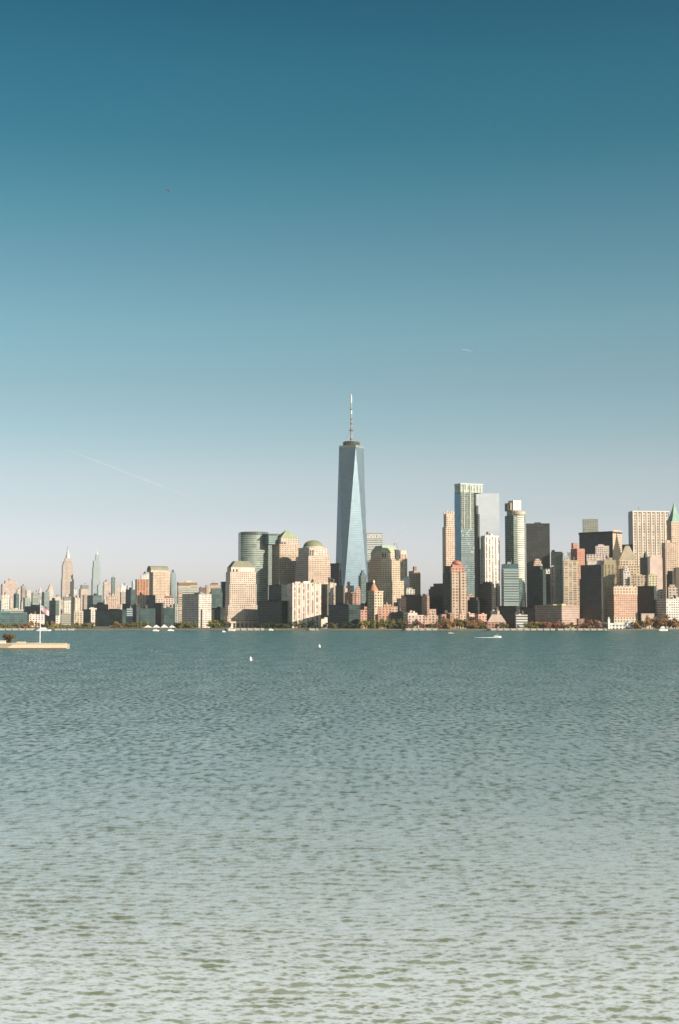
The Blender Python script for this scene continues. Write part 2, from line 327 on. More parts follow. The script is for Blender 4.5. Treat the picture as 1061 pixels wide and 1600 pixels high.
# ------------------------------------------------------------------ buildings
TAN=(.56,.40,.29); PINK=(.56,.39,.31); BRICK=(.40,.155,.095); ORANGE=(.52,.24,.14); BROWN=(.22,.14,.10); WHITE=(.74,.67,.58); CREAM=(.60,.50,.37)
PALE=(.66,.54,.45); DARK=(.028,.034,.03); DTEAL=(.03,.055,.052); TEAL=(.10,.19,.185); GREY=(.30,.31,.28); LGREY=(.52,.53,.50); OLIVE=(.22,.24,.16); DBROWN=(.05,.036,.028)
WOOD = plain('water_tank_wood', (.14,.09,.06), .9)
class Bld:
    def __init__(s, name, label, xl, xm, xr, d, cat='building', t=None, group=None):
        if xm is None or xm <= xl:
            tr = 0.0; xm = xl
        else: tr = t if t is not None else math.degrees(math.atan2(xm-xl, max(xr-xm, .5)))
        tr = max(0, min(tr, 51 + math.degrees(math.atan(K(xm)))))
        tr = min(tr, 49 + math.degrees(math.atan(K(xm))))
        s.t = R(tr) - math.atan(K(xm)); s.P = (K(xm)*d, d); s.d = d; s.tr = tr
        s.e = empty(name, (s.P[0], s.P[1], GZ), s.t); tag(s.e, label, cat, group)
        s.w, s.l = s.size(xl, xm, xr); s.xm = xm; s.n = 0
    def size(s, xl, xm, xr, P=None):
        P = P or s.P; c, n = math.cos(s.t), math.sin(s.t)
        w = (K(xr)*P[1]-P[0])/(c-K(xr)*n)
        l = 32.0 if xm <= xl else (P[0]-K(xl)*P[1])/max(n+K(xl)*c, .05)
        return w, l
    def loc(s, px, ly):         # local x of a photo column on the plane local y = ly
        c, n = math.cos(s.t), math.sin(s.t); k = K(px)
        # P + c*X - n*ly = k*(Py + n*X + c*ly)
        return (k*(s.P[1]+c*ly) - s.P[0] + n*ly)/(c-k*n)
    def z(s, py): return PZ(py, s.d) - GZ
    def rect(s, xl, xm, xr, inset=0):
        """local rectangle whose silhouette spans xl..xr with its near corner at xm"""
        if xm is None or xm <= xl:
            x0, x1 = s.loc(xl, inset), s.loc(xr, inset); return x0, x1, inset, inset+max(14, s.l-2*inset)
        x0, x1 = s.loc(xm, inset), s.loc(xr, inset)
        c, n = math.cos(s.t), math.sin(s.t); k = K(xl)   # P + c*x0 - n*Y = k(Py + n*x0 + c*Y)
        Y = (s.P[0]+c*x0 - k*(s.P[1]+n*x0))/(n+k*c) if abs(n+k*c) > .02 else inset+30
        return x0, x1, inset, max(Y, inset+6)
    def tier(s, xl, xm, xr, z0, z1, style, color, part='wall', inset=0, roofcol=None, label=None):
        x0, x1, y0, y1 = s.rect(xl, xm, xr, inset); b = MB(); b.box(x0, x1, y0, y1, z0, z1)
        o = b.build(part, [ST.get(style, BLANK), ROOF], s.e, color); s.last = (x0,x1,y0,y1,z1); s.lastobj = o
        if label: o['label'] = label
        return o
    def parapet(s, color, h=1.6, th=1.2):
        x0,x1,y0,y1,z = s.last; b = MB(); e = .25
        b.box(x0-e,x1+e,y0-e,y0+th,z+.003,z+h); b.box(x0-e,x1+e,y1-th,y1+e,z+.003,z+h)
        b.box(x0-e,x0+th,y0+th+.003,y1-th-.003,z+.003,z+h); b.box(x1-th,x1+e,y0+th+.003,y1-th-.003,z+.003,z+h)
        b.build('parapet', [BLANK], s.lastobj, color)
    def clutter(s, color, k=2, hm=5):
        x0,x1,y0,y1,z = s.last; w, l = x1-x0, y1-y0
        rr = random.Random(int(s.P[0]*13+z))
        if w < 9 or l < 9: return
        for i in range(k):
            a = rr.uniform(.12, .62); bw = rr.uniform(.16,.34); c = rr.uniform(.15,.5); h = rr.uniform(.55,1)*hm
            b = MB(); b.box(x0+w*a, x0+w*(a+bw), y0+l*c, y0+l*min(.9,c+.35), z+.003, z+h); cab = b.build('roof_cabin', [BLANK, ROOF], s.e, tuple(min(.8, q*rr.uniform(.7,1.3)) for q in color))
        if rr.random() < .5 and w > 16:
            b = MB(); a = x0+w*rr.uniform(.2,.8); c = y0+l*.3
            for dx_, dy_ in ((-1.6,-1.6),(1.6,-1.6),(1.6,1.6),(-1.6,1.6)): b.bar((a+dx_,c+dy_,z), (a+dx_,c+dy_,z+hm*.6), .2)
            b.lathe(a, c, [(2.4,z+hm*.6),(2.4,z+hm*.6+4.2),(.1,z+hm*.6+5.8)], 10, False); b.build('water_tank', [WOOD, WOOD], s.e)
        if rr.random() < .5:
            b = MB(); a = x0+w*rr.uniform(.3,.7); c = y0+l*.4; b.bar((a,c,z), (a,c,z+hm*1.9), .3); b.build('antenna', METAL, s.lastobj, (.3,.3,.3))
    def cornice(s, color, z=None, h=1.4, e=.9):
        x0,x1,y0,y1,zt = s.last; z = zt if z is None else z
        b = MB(); b.box(x0-e,x1+e,y0-e,y1+e,z-h,z+.25, floor=True); b.build('cornice', [BLANK, ROOF], s.e, color)
    def roof(s, kind, h, color=None, part='roof', ix=.32, iy=.32, mat=None, pad=0):
        x0,x1,y0,y1,z = s.last; x0-=pad;x1+=pad;y0-=pad;y1+=pad; w, l = x1-x0, y1-y0; b = MB(); m = mat or ROOFC; z += .004
        if kind == 'pyr': b.frustum(x0,x1,y0,y1,z,z+h,w*.485,l*.485)
        elif kind == 'frustum': b.frustum(x0,x1,y0,y1,z,z+h,w*ix,l*iy)
        elif kind == 'gable':
            b.frustum(x0,x1,y0,y1,z,z+h,.4,l*.485)
        elif kind == 'gable_side': b.frustum(x0,x1,y0,y1,z,z+h,w*.485,.4)
        elif kind == 'dome':
            r = min(w,l)/2; cx, cy = (x0+x1)/2, (y0+y1)/2
            b.lathe(cx, cy, [(r*math.cos(a), z+h*math.sin(a)) for a in [i*math.pi/2/7 for i in range(8)][:-1]]+[(.3, z+h)], 28)
        elif kind == 'cone':
            r = min(w,l)/2; b.lathe((x0+x1)/2, (y0+y1)/2, [(r,z),(.2,z+h)], 20)
        return b.build(part, [m, m], s.e, color)

CATW = {'tower': 'tower', 'b': 'building'}
def simple(label, xl, xm, xr, yt, d, style, color, name='apartment_block', cl=1, roof=None, cap=None, tiers=(), par=True, t=None, group=None, cat='building', base=None):
    """one building: main shaft plus stacked tiers (xl, xm, xr, ytop[, style, colour, part])"""
    s = Bld(name, label, xl, xm, xr, d, cat=cat, t=t, group=group)
    z = s.z(yt); s.tier(xl, xm, xr, 0, z, style, color)
    if not tiers:
        if cap: s.tier(xl, xm, xr, z+.003, z+cap[0], 'blank', cap[1], part='roof_band', inset=-.3)
        if par and d < 3600: s.parapet(tuple(c*.9 for c in color))
    ins = 0
    for T in tiers:
        txl, txm, txr, ty = T[:4]; st, co, pn = (list(T[4:])+[style, color, 'upper_tier'][len(T[4:]):]) if len(T) < 7 else T[4:7]
        ins += 2.2; z2 = s.z(ty); s.tier(txl, txm, txr, z+.003, z2, st, co, part=pn, inset=ins); z = z2
    if cl: s.clutter(color, cl, 5 if d < 4200 else 8)
    if roof: s.roof(*roof[:1], **roof[1])
    return s

# --- far midtown, seen over the left part of the waterfront
def empire():
    s = Bld('office_skyscraper', 'tall tan stone skyscraper with stepped shoulders and a needle mast, highest at the left', 95.5, 98, 116, 8400, cat='skyscraper')
    y = [(95.5,98,116,905),(96.5,98.5,114.5,882),(98,100,112.5,877),(100.5,102,111,872)]; z = 0; ins = 0
    for i, (a,b,c,t) in enumerate(y):
        s.tier(a,b,c,z+.003,s.z(t),'fin',(.62,.50,.40),part='wall' if i == 0 else 'upper_tier',inset=ins); z = s.z(t); ins += 6
    x0,x1,y0,y1,zt = s.last; cx, cy = (x0+x1)/2, (y0+y1)/2
    b = MB(); b.lathe(cx, cy, [(13,zt),(12,zt+18),(8,zt+28),(7,zt+40),(3,zt+48)], 14); b.build('mooring_mast', [BLANK,BLANK], s.e, (.6,.6,.58))
    b = MB(); b.lathe(cx, cy, [(3.2,zt+48),(2,zt+72),(.8,s.z(851))], 8); b.build('antenna', [METAL,METAL], s.e, (.4,.4,.4))
empire()
def vanderbilt():
    s = Bld('office_skyscraper', 'slim grey-green glass skyscraper tapering in steps to a thin pale spire', 143, 145.5, 157.5, 8300, cat='skyscraper')
    z = 0; ins = 0
    for i, (a,b,c,t) in enumerate([(143,145.5,157.5,905),(144,146,157,886),(145,147,156,876),(148.5,149.5,154.5,866)]):
        s.tier(a,b,c,z+.003,s.z(t),'gl2',(.45,.50,.48),part='wall' if i == 0 else 'upper_tier',inset=ins); z = s.z(t); ins += 6
    x0,x1,y0,y1,zt = s.last; b = MB(); b.lathe((x0+x1)/2,(y0+y1)/2,[(5,zt),(1.5,zt+16),(.6,s.z(859))],8); b.build('spire',[METAL,METAL],s.e,(.7,.7,.68))
vanderbilt()
G7 = None
far = [
 ('broad pale tan tower with a narrower top storey at the far left edge', 2,4.5,28,912,7000,'pun2',(.62,.48,.40),[(7,9,27,907)]),
 ('white windowless-looking slab in front of the broad pale tan tower at the far left', 2.5,3.5,16,930,5000,'pun2',WHITE,[]),
 ('narrow dark teal glass block right of the small white slab at far left', 22,26,31,928,5200,'gl',TEAL,[]),
 ('slender grey-brown tower rising between pale blocks left of the flagpole', 33,35,41,916,7000,'rib',(.34,.28,.24),[]),
 ('pale cream tower just right of the slender grey-brown tower', 41,42.5,48.5,922,7400,'pun2',(.66,.58,.50),[]),
 ('grey-teal block with vertical strips below the pale cream tower at left', 37,40,48,934,5400,'rib',(.26,.33,.32),[]),
 ('tan office block with a dark teal frame left of the flagpole top', 50,52,61,926,6200,'band',(.38,.38,.33),[]),
 ('narrow pinkish pale tower directly behind the flagpole', 61,62,65.5,921,7800,'pun2',(.72,.58,.52),[]),
 ('dark grey-teal block immediately right of the flagpole top', 66,70,78,925,6400,'band',(.22,.27,.25),[]),
 ('pale pink tower with stepped crown between flagpole and needle-mast skyscraper', 74,76,84.5,921,7600,'pun2',(.68,.55,.48),[(75.5,77,83,917),(77,78.5,81.5,913.5)]),
 ('dark green slab behind the flag, left of the tallest midtown tower', 78,88,93.5,938,4700,'band',(.07,.10,.085),[]),
 ('small cream block at the foot of the needle-mast skyscraper, on its left', 84,85,96,933,5600,'lo',(.70,.60,.44),[]),
 ('white block with a dark arched opening under the needle-mast skyscraper', 100,101,112,938,4600,'lo',WHITE,[(99,101,112,932,'band',(.3,.24,.2),'upper_tier')]),
 ('pale thin tower close at the right of the needle-mast skyscraper', 114,116,121,921,7900,'pun2',(.66,.60,.54),[]),
 ('tan tower with a dark flat crown between the needle-mast and the thin-spired skyscraper', 124,127,140,920,7000,'pun2',(.60,.47,.38),[(126,128,139,914,'band',(.25,.26,.24),'upper_tier')]),
 ('teal block cut by the base of the thin-spired glass skyscraper', 137,146,160,930,5800,'band',DTEAL,[]),
 ('pale green-grey tower right of the thin-spired skyscraper', 152,154,161,914,7400,'gl2',(.42,.47,.43),[]),
 ('wide pale tan pair-topped block left of the red brick tower', 161,163,188,915,6600,'pun2',(.62,.50,.42),[(161.5,163,173,909),]),
 ('thin grey-teal tower rising from the middle of the wide pale tan block', 174,175.5,180.5,902,6200,'gl',(.3,.36,.34),[]),
 ('small bright white block right of the wide pale tan block', 188,189,198,915,6000,'lo',(.78,.72,.66),[]),
 ('pale teal sliver tower beside the red brick tower, on its left', 206,208,213,908,6000,'gl2',(.45,.52,.5),[]),
 ('dark teal block at the left foot of the red brick tower', 197,205,213,921,4400,'gl',DTEAL,[]),
 ('tan and pink mid-rise below the wide pale tan block', 167,168,186.5,931,4600,'lo',(.60,.43,.33),[]),
 ('small pink-white mid-rise stepping down left of the dark waterfront blocks', 186,187,192,944,3900,'lo',PINK,[]),
 ('grey-brown block at the far right rear of the white small block', 188,190,197,925,5500,'rib',(.40,.34,.30),[]),
 ('cream block with a dark side standing behind the flag, lowest of the midtown cluster', 112,118,126,934,5200,'rib',(.58,.50,.40),[]),
 ('hazy tan slab between the far left tan tower and the slender grey-brown tower', 26,28,34,921,7700,'pun2',(.60,.52,.46),[]),
 ('hazy grey tower behind the pink-white mid-rise left of the red brick tower', 198,200,206,916,7400,'pun2',(.48,.50,.48),[]),
 ('pale block low on the left between white slab and teal glass block', 15,17,24,935,5600,'lo',(.55,.46,.38),[]),
]
for L, a,b,c,y,d,st,co,ti in far:
    simple(L, a,b,c,y,d,st,co,name='distant_tower' if y < 925 else 'distant_block', tiers=ti, cl=1)
rr = random.Random(5)
LAND = [(0,'at the far left edge'),(12,'behind the broad pale tan tower'),(30,'beside the slender grey-brown tower'),(44,'left of the flagpole'),(62,'behind the flagpole'),(75,'behind the flag'),(88,'left of the needle-mast skyscraper'),(106,'at the foot of the needle-mast skyscraper'),(120,'right of the needle-mast skyscraper'),(134,'between the two thin-topped skyscrapers'),(150,'at the foot of the thin-spired glass skyscraper'),(165,'right of the thin-spired glass skyscraper'),(180,'behind the wide pale tan block'),(197,'left of the red brick slab'),(220,'behind the red brick slab'),(250,'behind the large tan vaulted tower'),(275,'right of the large tan vaulted tower'),(300,'behind the grey shaded shore block')]
for i in range(40):             # the far low city mass of midtown
    x = 0+i*8.0+rr.uniform(-2,2); w = rr.uniform(5,11)
    cn, c_ = rr.choice([('tan',(.58,.48,.40)),('grey-tan',(.48,.44,.38)),('grey-green',(.30,.33,.31)),('cream',(.64,.55,.47)),('brown',(.40,.30,.25))])
    st = rr.choice(['pun2','lo','band']); yt = rr.uniform(925,941); ln = min(LAND, key=lambda q: abs(q[0]-x))[1]
    simple(('tallish ' if yt < 930 else 'low ')+'hazy '+cn+{'pun2':' block ','lo':' loft block ','band':' banded block '}[st]+'in far row, '+ln, x, x+w*.3, x+w, yt, rr.uniform(6200,8200), st, c_,
           name='distant_block', group='hazy blocks far behind the left waterfront', cl=1)

left = [
 # label, xl, xm, xr, ytop, d, style, colour, tiers
 ('long low tan building with cream floor bands near the left edge', 5,7,38,953,3500,'band',(.50,.45,.36),[]),
 ('long low teal-green glass building at the left edge of the waterfront', -12,-11,44,958,3100,'gl',(.12,.22,.22),[]),
 ('low pinkish white building on the shore behind the flagpole', 44,47,71,961,3000,'lo',(.74,.60,.54),[]),
 ('dark teal block right of the low pinkish white shore building', 72,90,93,962,3050,'gl',DTEAL,[]),
 ('dark green building on the waterfront behind the flag', 40,66,74,947,3700,'band',(.05,.075,.07),[]),
 ('tiny white cube building between dark blocks right of the flag', 88,88.5,94,963,2950,'lo',WHITE,[]),
 ('tan and dark low block below the white arched-window block', 96,97,112,960,3150,'band',(.46,.38,.28),[]),
 ('cream sunlit low block at the middle left of the shore', 116,117,131.5,956,3200,'lo',CREAM,[]),
 ('dark teal cube block right of the cream sunlit low block', 130,142,143.5,953,3250,'gl',DTEAL,[]),
 ('small white block above dark waterfront blocks, left of the orange bushes', 140,140.5,152,951,3500,'lo',(.76,.66,.58),[]),
 ('dark stepped block behind the small white block', 144,158,170,944,3800,'dg',(.05,.06,.055),[]),
 ('dark green low slab on the shore behind the orange bushes', 150,192,199,954,3150,'gl',DTEAL,[]),
 ('dark block with flat roof left of the blue-grey glass slab', 192,205,207,943,3600,'dg',DTEAL,[]),
 ('narrow blue-grey glass slab with pale bands on the left shore', 198,199,208,952,3000,'band',(.36,.42,.42),[]),
 ('dark green slab between blue-grey glass slab and pink banded building', 207,214,219,946,3050,'dg',(.08,.10,.09),[]),
]
for L, a,b,c,y,d,st,co,ti in left: simple(L,a,b,c,y,d,st,co,name='low_building' if y > 950 else 'office_block',tiers=ti,cl=2)
simple('tall red brick slab with a dark left edge and a white upper block', 211.5,214.5,233,905,3500,'rib',ORANGE,tiers=[(220,221,233,898,'pun',WHITE,'upper_block')],cl=1)
simple('pale pink and orange building below the red brick slab', 214,215,229.5,931,3200,'lo',(.66,.42,.33),cl=2)
simple('dark teal glass cube right of the pale pink and orange building', 229,242,243.5,931,3150,'gl',DTEAL)
simple('low pinkish white block with a brown roof storey under the big tan tower', 242,243,272,935,3300,'lo',(.70,.54,.45),tiers=[(257,257.5,272,930.5,'band',ORANGE,'roof_storey')],cl=2)
simple('low dark teal glass block behind the white tents', 219,220,243.5,952,2950,'gl',(.07,.13,.13))
simple('black boxy block between two glass blocks behind the white tents', 243,253,256,943,3020,'dg',DARK)
simple('dark green glass block with a sloping roofline right of the tents', 255.5,257,272.5,951,2960,'gl',(.06,.10,.09))
s = Bld('office_tower', 'large tan office tower with a dark arched vaulted roof at left', 233.5, 239.5, 268, 3600, cat='tower', t=26)
s.tier(233.5,239.5,268,0,s.z(894),'pun',(.62,.46,.33))
s.tier(229.5,236,264,s.z(894)+.003,s.z(891),'blank',(.58,.45,.32),part='attic',inset=1)
x0,x1,y0,y1,zt = s.last; b = MB(); hh = s.z(884)-zt; n = 9
for i in range(n):              # quarter vault
    a0, a1 = i*math.pi/n, (i+1)*math.pi/n; ym, rd = (y0+y1)/2, (y1-y0)/2
    b.prism([(x0,ym-rd*math.cos(a0),zt),(x1,ym-rd*math.cos(a0),zt),(x1,ym-rd*math.cos(a1),zt),(x0,ym-rd*math.cos(a1),zt)],
            [(x0,ym-rd*math.cos(a0),zt+hh*math.sin(a0)+.1),(x1,ym-rd*math.cos(a0),zt+hh*math.sin(a0)+.1),(x1,ym-rd*math.cos(a1),zt+hh*math.sin(a1)+.1),(x0,ym-rd*math.cos(a1),zt+hh*math.sin(a1)+.1)])
b.build('vaulted_roof', [ROOFC,ROOFC], s.e, (.25,.24,.17))
simple('pale teal glass slab on the right flank of the large tan vaulted tower', 263,265,275.5,895,3700,'gl2',(.4,.5,.5))
simple('pale cream office block with a brown top band, behind the grey shaded shore block', 277,279,308.5,914,3500,'band',(.62,.54,.42),cap=(6,(.28,.17,.10)),cl=2)
simple('low grey-green block right of the glass block by the tents', 271,274,283,945,3100,'pun2',(.34,.38,.32))
simple('narrow orange and cream banded tower left of the grey shaded shore block', 279.5,280,285,925,3050,'band',(.64,.44,.32),cl=0)
s = simple('stone office block, left face painted as shaded, bright white right face, on shore', 285.5,311,331,929,2700,'band',(.30,.33,.31),cl=2,t=52)  # main wall colour darkened to paint the shade of the left face
s.tier(311.05,311.05,331,0,s.z(928.5),'pun',(.64,.55,.48),part='lit_tone_front',inset=-.4); s.tier(331.2,331.2,335.3,0,s.z(952),'pun',(.64,.55,.48),part='wing',inset=3)  # front carries the lit tone of the same stone
b = MB(); b.box(s.loc(314,-.6),s.loc(316.6,-.6),-.7,-.41,0,s.z(952)); b.build('dark_slot',[BLANK,BLANK],s.e,DARK)
s = simple('brown brick block peeking over the white-faced shore block', 311,312,321,919,3300,'pun',(.26,.15,.11))
simple('tan block with a brown roof storey behind the dark faceted tower', 321,323,347,914,3500,'pun',(.60,.46,.34),tiers=[(329,330,341,911,'band',(.36,.16,.1),'roof_storey')])
s = Bld('office_tower', 'dark teal faceted office tower left of the frustum-roofed stone tower', 327.5,331,347,2950,cat='tower',t=20)
s.tier(330.5,331,346.5,0,s.z(919),'gl',DTEAL); s.tier(327.8,331.2,348,0,s.z(925),'gl',DTEAL,part='side_bay',inset=3)
simple('narrow teal glass tower left of the frustum-roofed stone tower', 345,347,353,910,3100,'gl',TEAL)
simple('dark low block between white-faced shore block and frustum-roofed tower', 331,345,352,951,2900,'dg',DARK)

# --- four stone office towers of the waterfront centre
WFC = (.58,.44,.34)
def windows_slot(s, x, yl, yh):  # twin tall slots near the front corner
    par_ = s.lastobj
    for k in (0, 1):
        b = MB(); X = x+k*6.5; b.box(X, X+3, -.5+s.last[2], 1+s.last[2], s.z(yl), s.z(yh)); b.build('window_slot', [ST['dg'], ROOF], par_, DARK)
s = Bld('stone_office_tower', 'stepped pink stone tower with a flat-topped copper roof, nearest of its family to the shore', 352,359,401,2700,cat='tower',t=17)
s.tier(350,355.5,408,0,s.z(971),'pun',WFC,part='base')
s.tier(351,356,405,s.z(971)+.003,s.z(962),'pun',WFC,part='lower_tier',inset=1)
s.tier(352,357,402.5,s.z(962)+.003,s.z(945),'pun',WFC,part='lower_tier',inset=2)
s.tier(352.5,359,401,s.z(945)+.003,s.z(912),'pun',WFC,part='wall',inset=3)
s.tier(353,360,400,s.z(912)+.003,s.z(893),'pun',(.68,.50,.40),part='upper_tier',inset=4.5)
s.tier(355,361.5,398,s.z(893)+.003,s.z(886),'blank',(.66,.52,.42),part='attic',inset=6)
x0,x1,y0,y1,zt = s.last; windows_slot(s, x0+3, 896, 889)
s.last = (x0,x1,y0,y1,zt); s.roof('frustum', s.z(876)-zt, (.22,.21,.14), ix=.2, iy=.2)
b = MB(); yy = -3
for k in range(9):
    b.box(1+k*8, 5.2+k*8, -8, -4, 0, 9)
b.box(-2, 75, -9, -3, 9.003, 12); b.build('colonnade', [BLANK,ROOF], s.e, (.60,.46,.36))

s = Bld('curved_glass_tower', 'tall curved green glass tower behind the stepped stone tower', 377,378,420,3000,cat='tower',t=8)
b = MB(); w = s.loc(420,0)-s.loc(377,0); X0 = s.loc(377,0); zt = s.z(836); n = 18; r_ = []
for i in range(n+1): u = i/n; r_.append((X0+w*u, -16*math.sin(math.pi*u)**.8+8))
poly = r_+[(X0+w,48),(X0,48)]
b.prism([(x,y,0) for x,y in poly],[(x,y,zt) for x,y in poly],smooth=False)
b.build('wall',[facade('green_ribbon_glass',3.0,4.6,.98,.64,(.14,.18,.16),.25,.3,.02,.5),ROOF],s.e,(.38,.39,.31))
b = MB(); b.prism([(x,y,zt+.003) for x,y in poly],[(x,y,zt+7) for x,y in poly]); b.build('roof_screen',[ST['dg'],ROOF],s.e,(.14,.18,.15))
b = MB(); b.box(X0+w*.2,X0+w*.8,16,40,zt+7.003,zt+9); b.build('roof_cabin',[BLANK,ROOF],s.e,(.3,.33,.3))
simple('pale yellow-green glass slab between two tall green towers', 418.5,419,426,848,3150,'gl2',(.55,.58,.42),cl=0)

s = Bld('stone_office_tower', 'stone tower with a green pyramid roof and a dark flat wing on its left', 425,437,470,2980,cat='tower',t=24)
s.tier(425,437,470,0,s.z(866),'pun',(.54,.39,.28))
s.tier(425,437,469,s.z(866)+.003,s.z(850),'pun',(.62,.46,.34),part='upper_tier',inset=1.5)
s.tier(428,439,466.5,s.z(850)+.003,s.z(840),'pun',(.64,.52,.41),part='attic',inset=3)
x0,x1,y0,y1,zt = s.last; windows_slot(s, x0+1, 852, 846); s.last=(x0,x1,y0,y1,zt)
s.roof('pyr', s.z(827)-zt, (.34,.38,.22), mat=None)
b = MB(); b.box(x0-22,x0-2,y0+14,y1+8,s.z(850)+.01,s.z(835)); b.build('wing',[ST['band'],ROOF],s.e,(.24,.33,.29))
b = MB(); b.box(x0-26,x0+4,y0+12,y1+10,s.z(835)+.003,s.z(833.4), floor=True); b.build('wing_roof',[BLANK,ROOF],s.e,(.12,.14,.12))

s = Bld('stone_office_tower', 'stone office tower with a round green copper dome', 462,482,516.5,2900,cat='tower',t=31)
s.tier(461.5,482,516.5,0,s.z(883),'pun',(.56,.41,.30))
s.tier(462.5,482,515.5,s.z(883)+.003,s.z(869),'pun',(.62,.45,.34),part='upper_tier',inset=1.5)
s.tier(466,483,512.5,s.z(869)+.003,s.z(855),'pun',(.64,.51,.41),part='attic',inset=4)
x0,x1,y0,y1,zt = s.last; windows_slot(s, x0+1, 868, 859); s.last=(x0,x1,y0,y1,zt)
cx, cy, rd = (x0+x1)/2, (y0+y1)/2, 20.5
b = MB(); b.lathe(cx,cy,[(rd+1,zt+.003),(rd+1,zt+2.5)],28); b.build('drum',[BLANK,ROOF],s.e,(.6,.5,.42))
b = MB(); b.lathe(cx,cy,[(rd*math.cos(a),zt+2.5+13.5*math.sin(a)) for a in [i*math.pi/18 for i in range(9)]]+[(.3,zt+16.1)],28); b.build('dome',[ROOFC,ROOFC],s.e,(.24,.25,.14))

s = Bld('stone_office_tower', 'stepped stone tower with a green mansard roof, right of the tallest glass tower', 577,596,630,2850,cat='tower',t=30)
s.tier(576.5,595,631,0,s.z(907),'pun',(.62,.46,.32))
s.tier(577,595.5,625.5,s.z(907)+.003,s.z(873),'pun',(.60,.45,.31),part='wall',inset=1.5)
s.tier(579.5,596.5,623.5,s.z(873)+.003,s.z(861),'pun',(.62,.5,.37),part='upper_tier',inset=3.5)
x0,x1,y0,y1,zt = s.last; windows_slot(s, x0+1, 871, 864); s.last=(x0,x1,y0,y1,zt)
s.roof('frustum', s.z(851.5)-zt, (.40,.44,.30), ix=.16, iy=.2)
b = MB(); b.box(x1-9,x1-1,y0-2,y0+6,s.z(875),s.z(858)); b.build('window_slot',[ST['dg'],ROOF],s.lastobj,DARK)

simple('black slab filling the gap beside the tallest glass tower, at its left', 516,530,534,881,3200,'dg',DARK,cl=0)

# --- the tallest tower: square base, eight long triangles, top square turned by 45 degrees
def wtc():
    d = 3340; e = empty('glass_skyscraper', (PX(549.2,d), d, GZ), 0); tag(e, 'tallest tower of the skyline, tapering blue glass triangles with a mast on top', 'skyscraper')
    a0 = R(-90+19); z = lambda py: PZ(py, d)-GZ
    H0, H1 = 57.0, z(700.5)
    sq = lambda r, a, h: [(r*math.cos(a+k*math.pi/2), r*math.sin(a+k*math.pi/2), h) for k in range(4)]
    B = sq(44.0, a0-math.pi/4, H0); T = sq(30.8, a0, H1)
    b = MB(); b.prism(sq(44.0, a0-math.pi/4, 0), B); b.build('base', [ST['gl2'], ROOF], e, (.5,.52,.5))
    g = facade('skyscraper_glass', 3.0, 4.1, .94, .84, (.21,.29,.335), .44, .9, .0, .4, .7, .12)
    g2 = g
    up = MB(); dn = MB()
    for k in range(4):
        b0, b1, t0, t1 = B[k], B[(k+1)%4], T[k], T[(k+1)%4]     # t0 is above the middle of b0-b1
        o = len(up.v); up.v += [b0,b1,t0]; up.f.append((o,o+1,o+2)); up.m.append(0); up.sm.append(False); up.uv.append([(0,H0),(62,H0),(31,H1)])
        o = len(dn.v); dn.v += [b1,t1,t0]; dn.f.append((o,o+1,o+2)); dn.m.append(0); dn.sm.append(False); dn.uv.append([(22,H0),(44,H1),(0,H1)])
    up.build('upright_facet', [g], e, (.16,.18,.18)); dn.build('inverted_facet', [g], e, (.16,.18,.18))
    b = MB(); b.prism([(p[0]*1.004,p[1]*1.004,H1+.003) for p in T], [(p[0]*1.004,p[1]*1.004,H1+5) for p in T]); b.build('parapet', [BLANK, ROOF], e, (.22,.28,.24))
    b = MB(); b.lathe(0,0,[(15,H1+5.003),(15,H1+9)],20,False); b.build('roof_cabin',[BLANK,ROOF],e,(.2,.2,.15))
    b = MB()
    for r_, za, zb in ((20,H1+8,H1+9),(20,H1+12,H1+13),(18,H1+14.6,H1+15.6)):
        b.lathe(0,0,[(r_,za),(r_,zb)],28,False)
    for k in range(20):
        t = k*math.pi/10; b.bar((20*math.cos(t),20*math.sin(t),H1+5),(20*math.cos(t),20*math.sin(t),H1+14.8),.35)
    b.build('communication_ring', [METAL,METAL], e, (.19,.18,.13))
    b = MB()
    for k in range(8):
        t = k*math.pi/4; b.bar((19*math.cos(t),19*math.sin(t),H1+16),(0,0,H1+52),.18,3)
    b.build('guy_cables', METAL, e, (.4,.4,.38))
    zt = z(616); zs = [(H1+5,2.6),(z(684),2.4),(z(674),1.9),(z(668),1.9),(z(647),1.7),(z(640),1.8),(z(630),1.3),(z(624),1.5),(zt,.6)]
    cols = [(.30,.27,.2),(.28,.26,.2),(.14,.14,.11),(.28,.27,.22),(.72,.72,.68),(.28,.28,.25),(.7,.7,.66),(.75,.75,.7)]
    for (za,ra),(zb,rb),c in zip(zs[:-1],zs[1:],cols):
        b = MB(); b.lathe(0,0,[(ra,za+.002),(rb,zb)],8,False); ms_ = b.build('mast_section',[METAL,METAL],e,c)
    for py, r_ in ((672.5,4.6),(686,3.4),(662,2.9),(655,2.7),(640,2.7)):
        b = MB(); zz = z(py); b.lathe(0,0,[(r_,zz-1.3),(r_,zz+1.3)],10,False); b.build('mast_platform',[METAL,METAL],ms_,(.12,.13,.12))
wtc()
simple('pale tower with open banded crown just right of the tallest glass tower', 572,573.5,598,840,3600,'band',(.66,.64,.58),tiers=[(572,573.5,597.6,836,'rib',(.6,.6,.55),'crown'),(572,573.5,598,833,'band',(.66,.62,.5),'crown_frame')],cl=0)
simple('cream brick tower standing against the mansard-roofed stone tower, on its right', 623,626,636.5,866,3050,'rib',(.64,.46,.32),tiers=[(624,626,635,860,'blank',(.72,.63,.5),'penthouse')],cl=0)
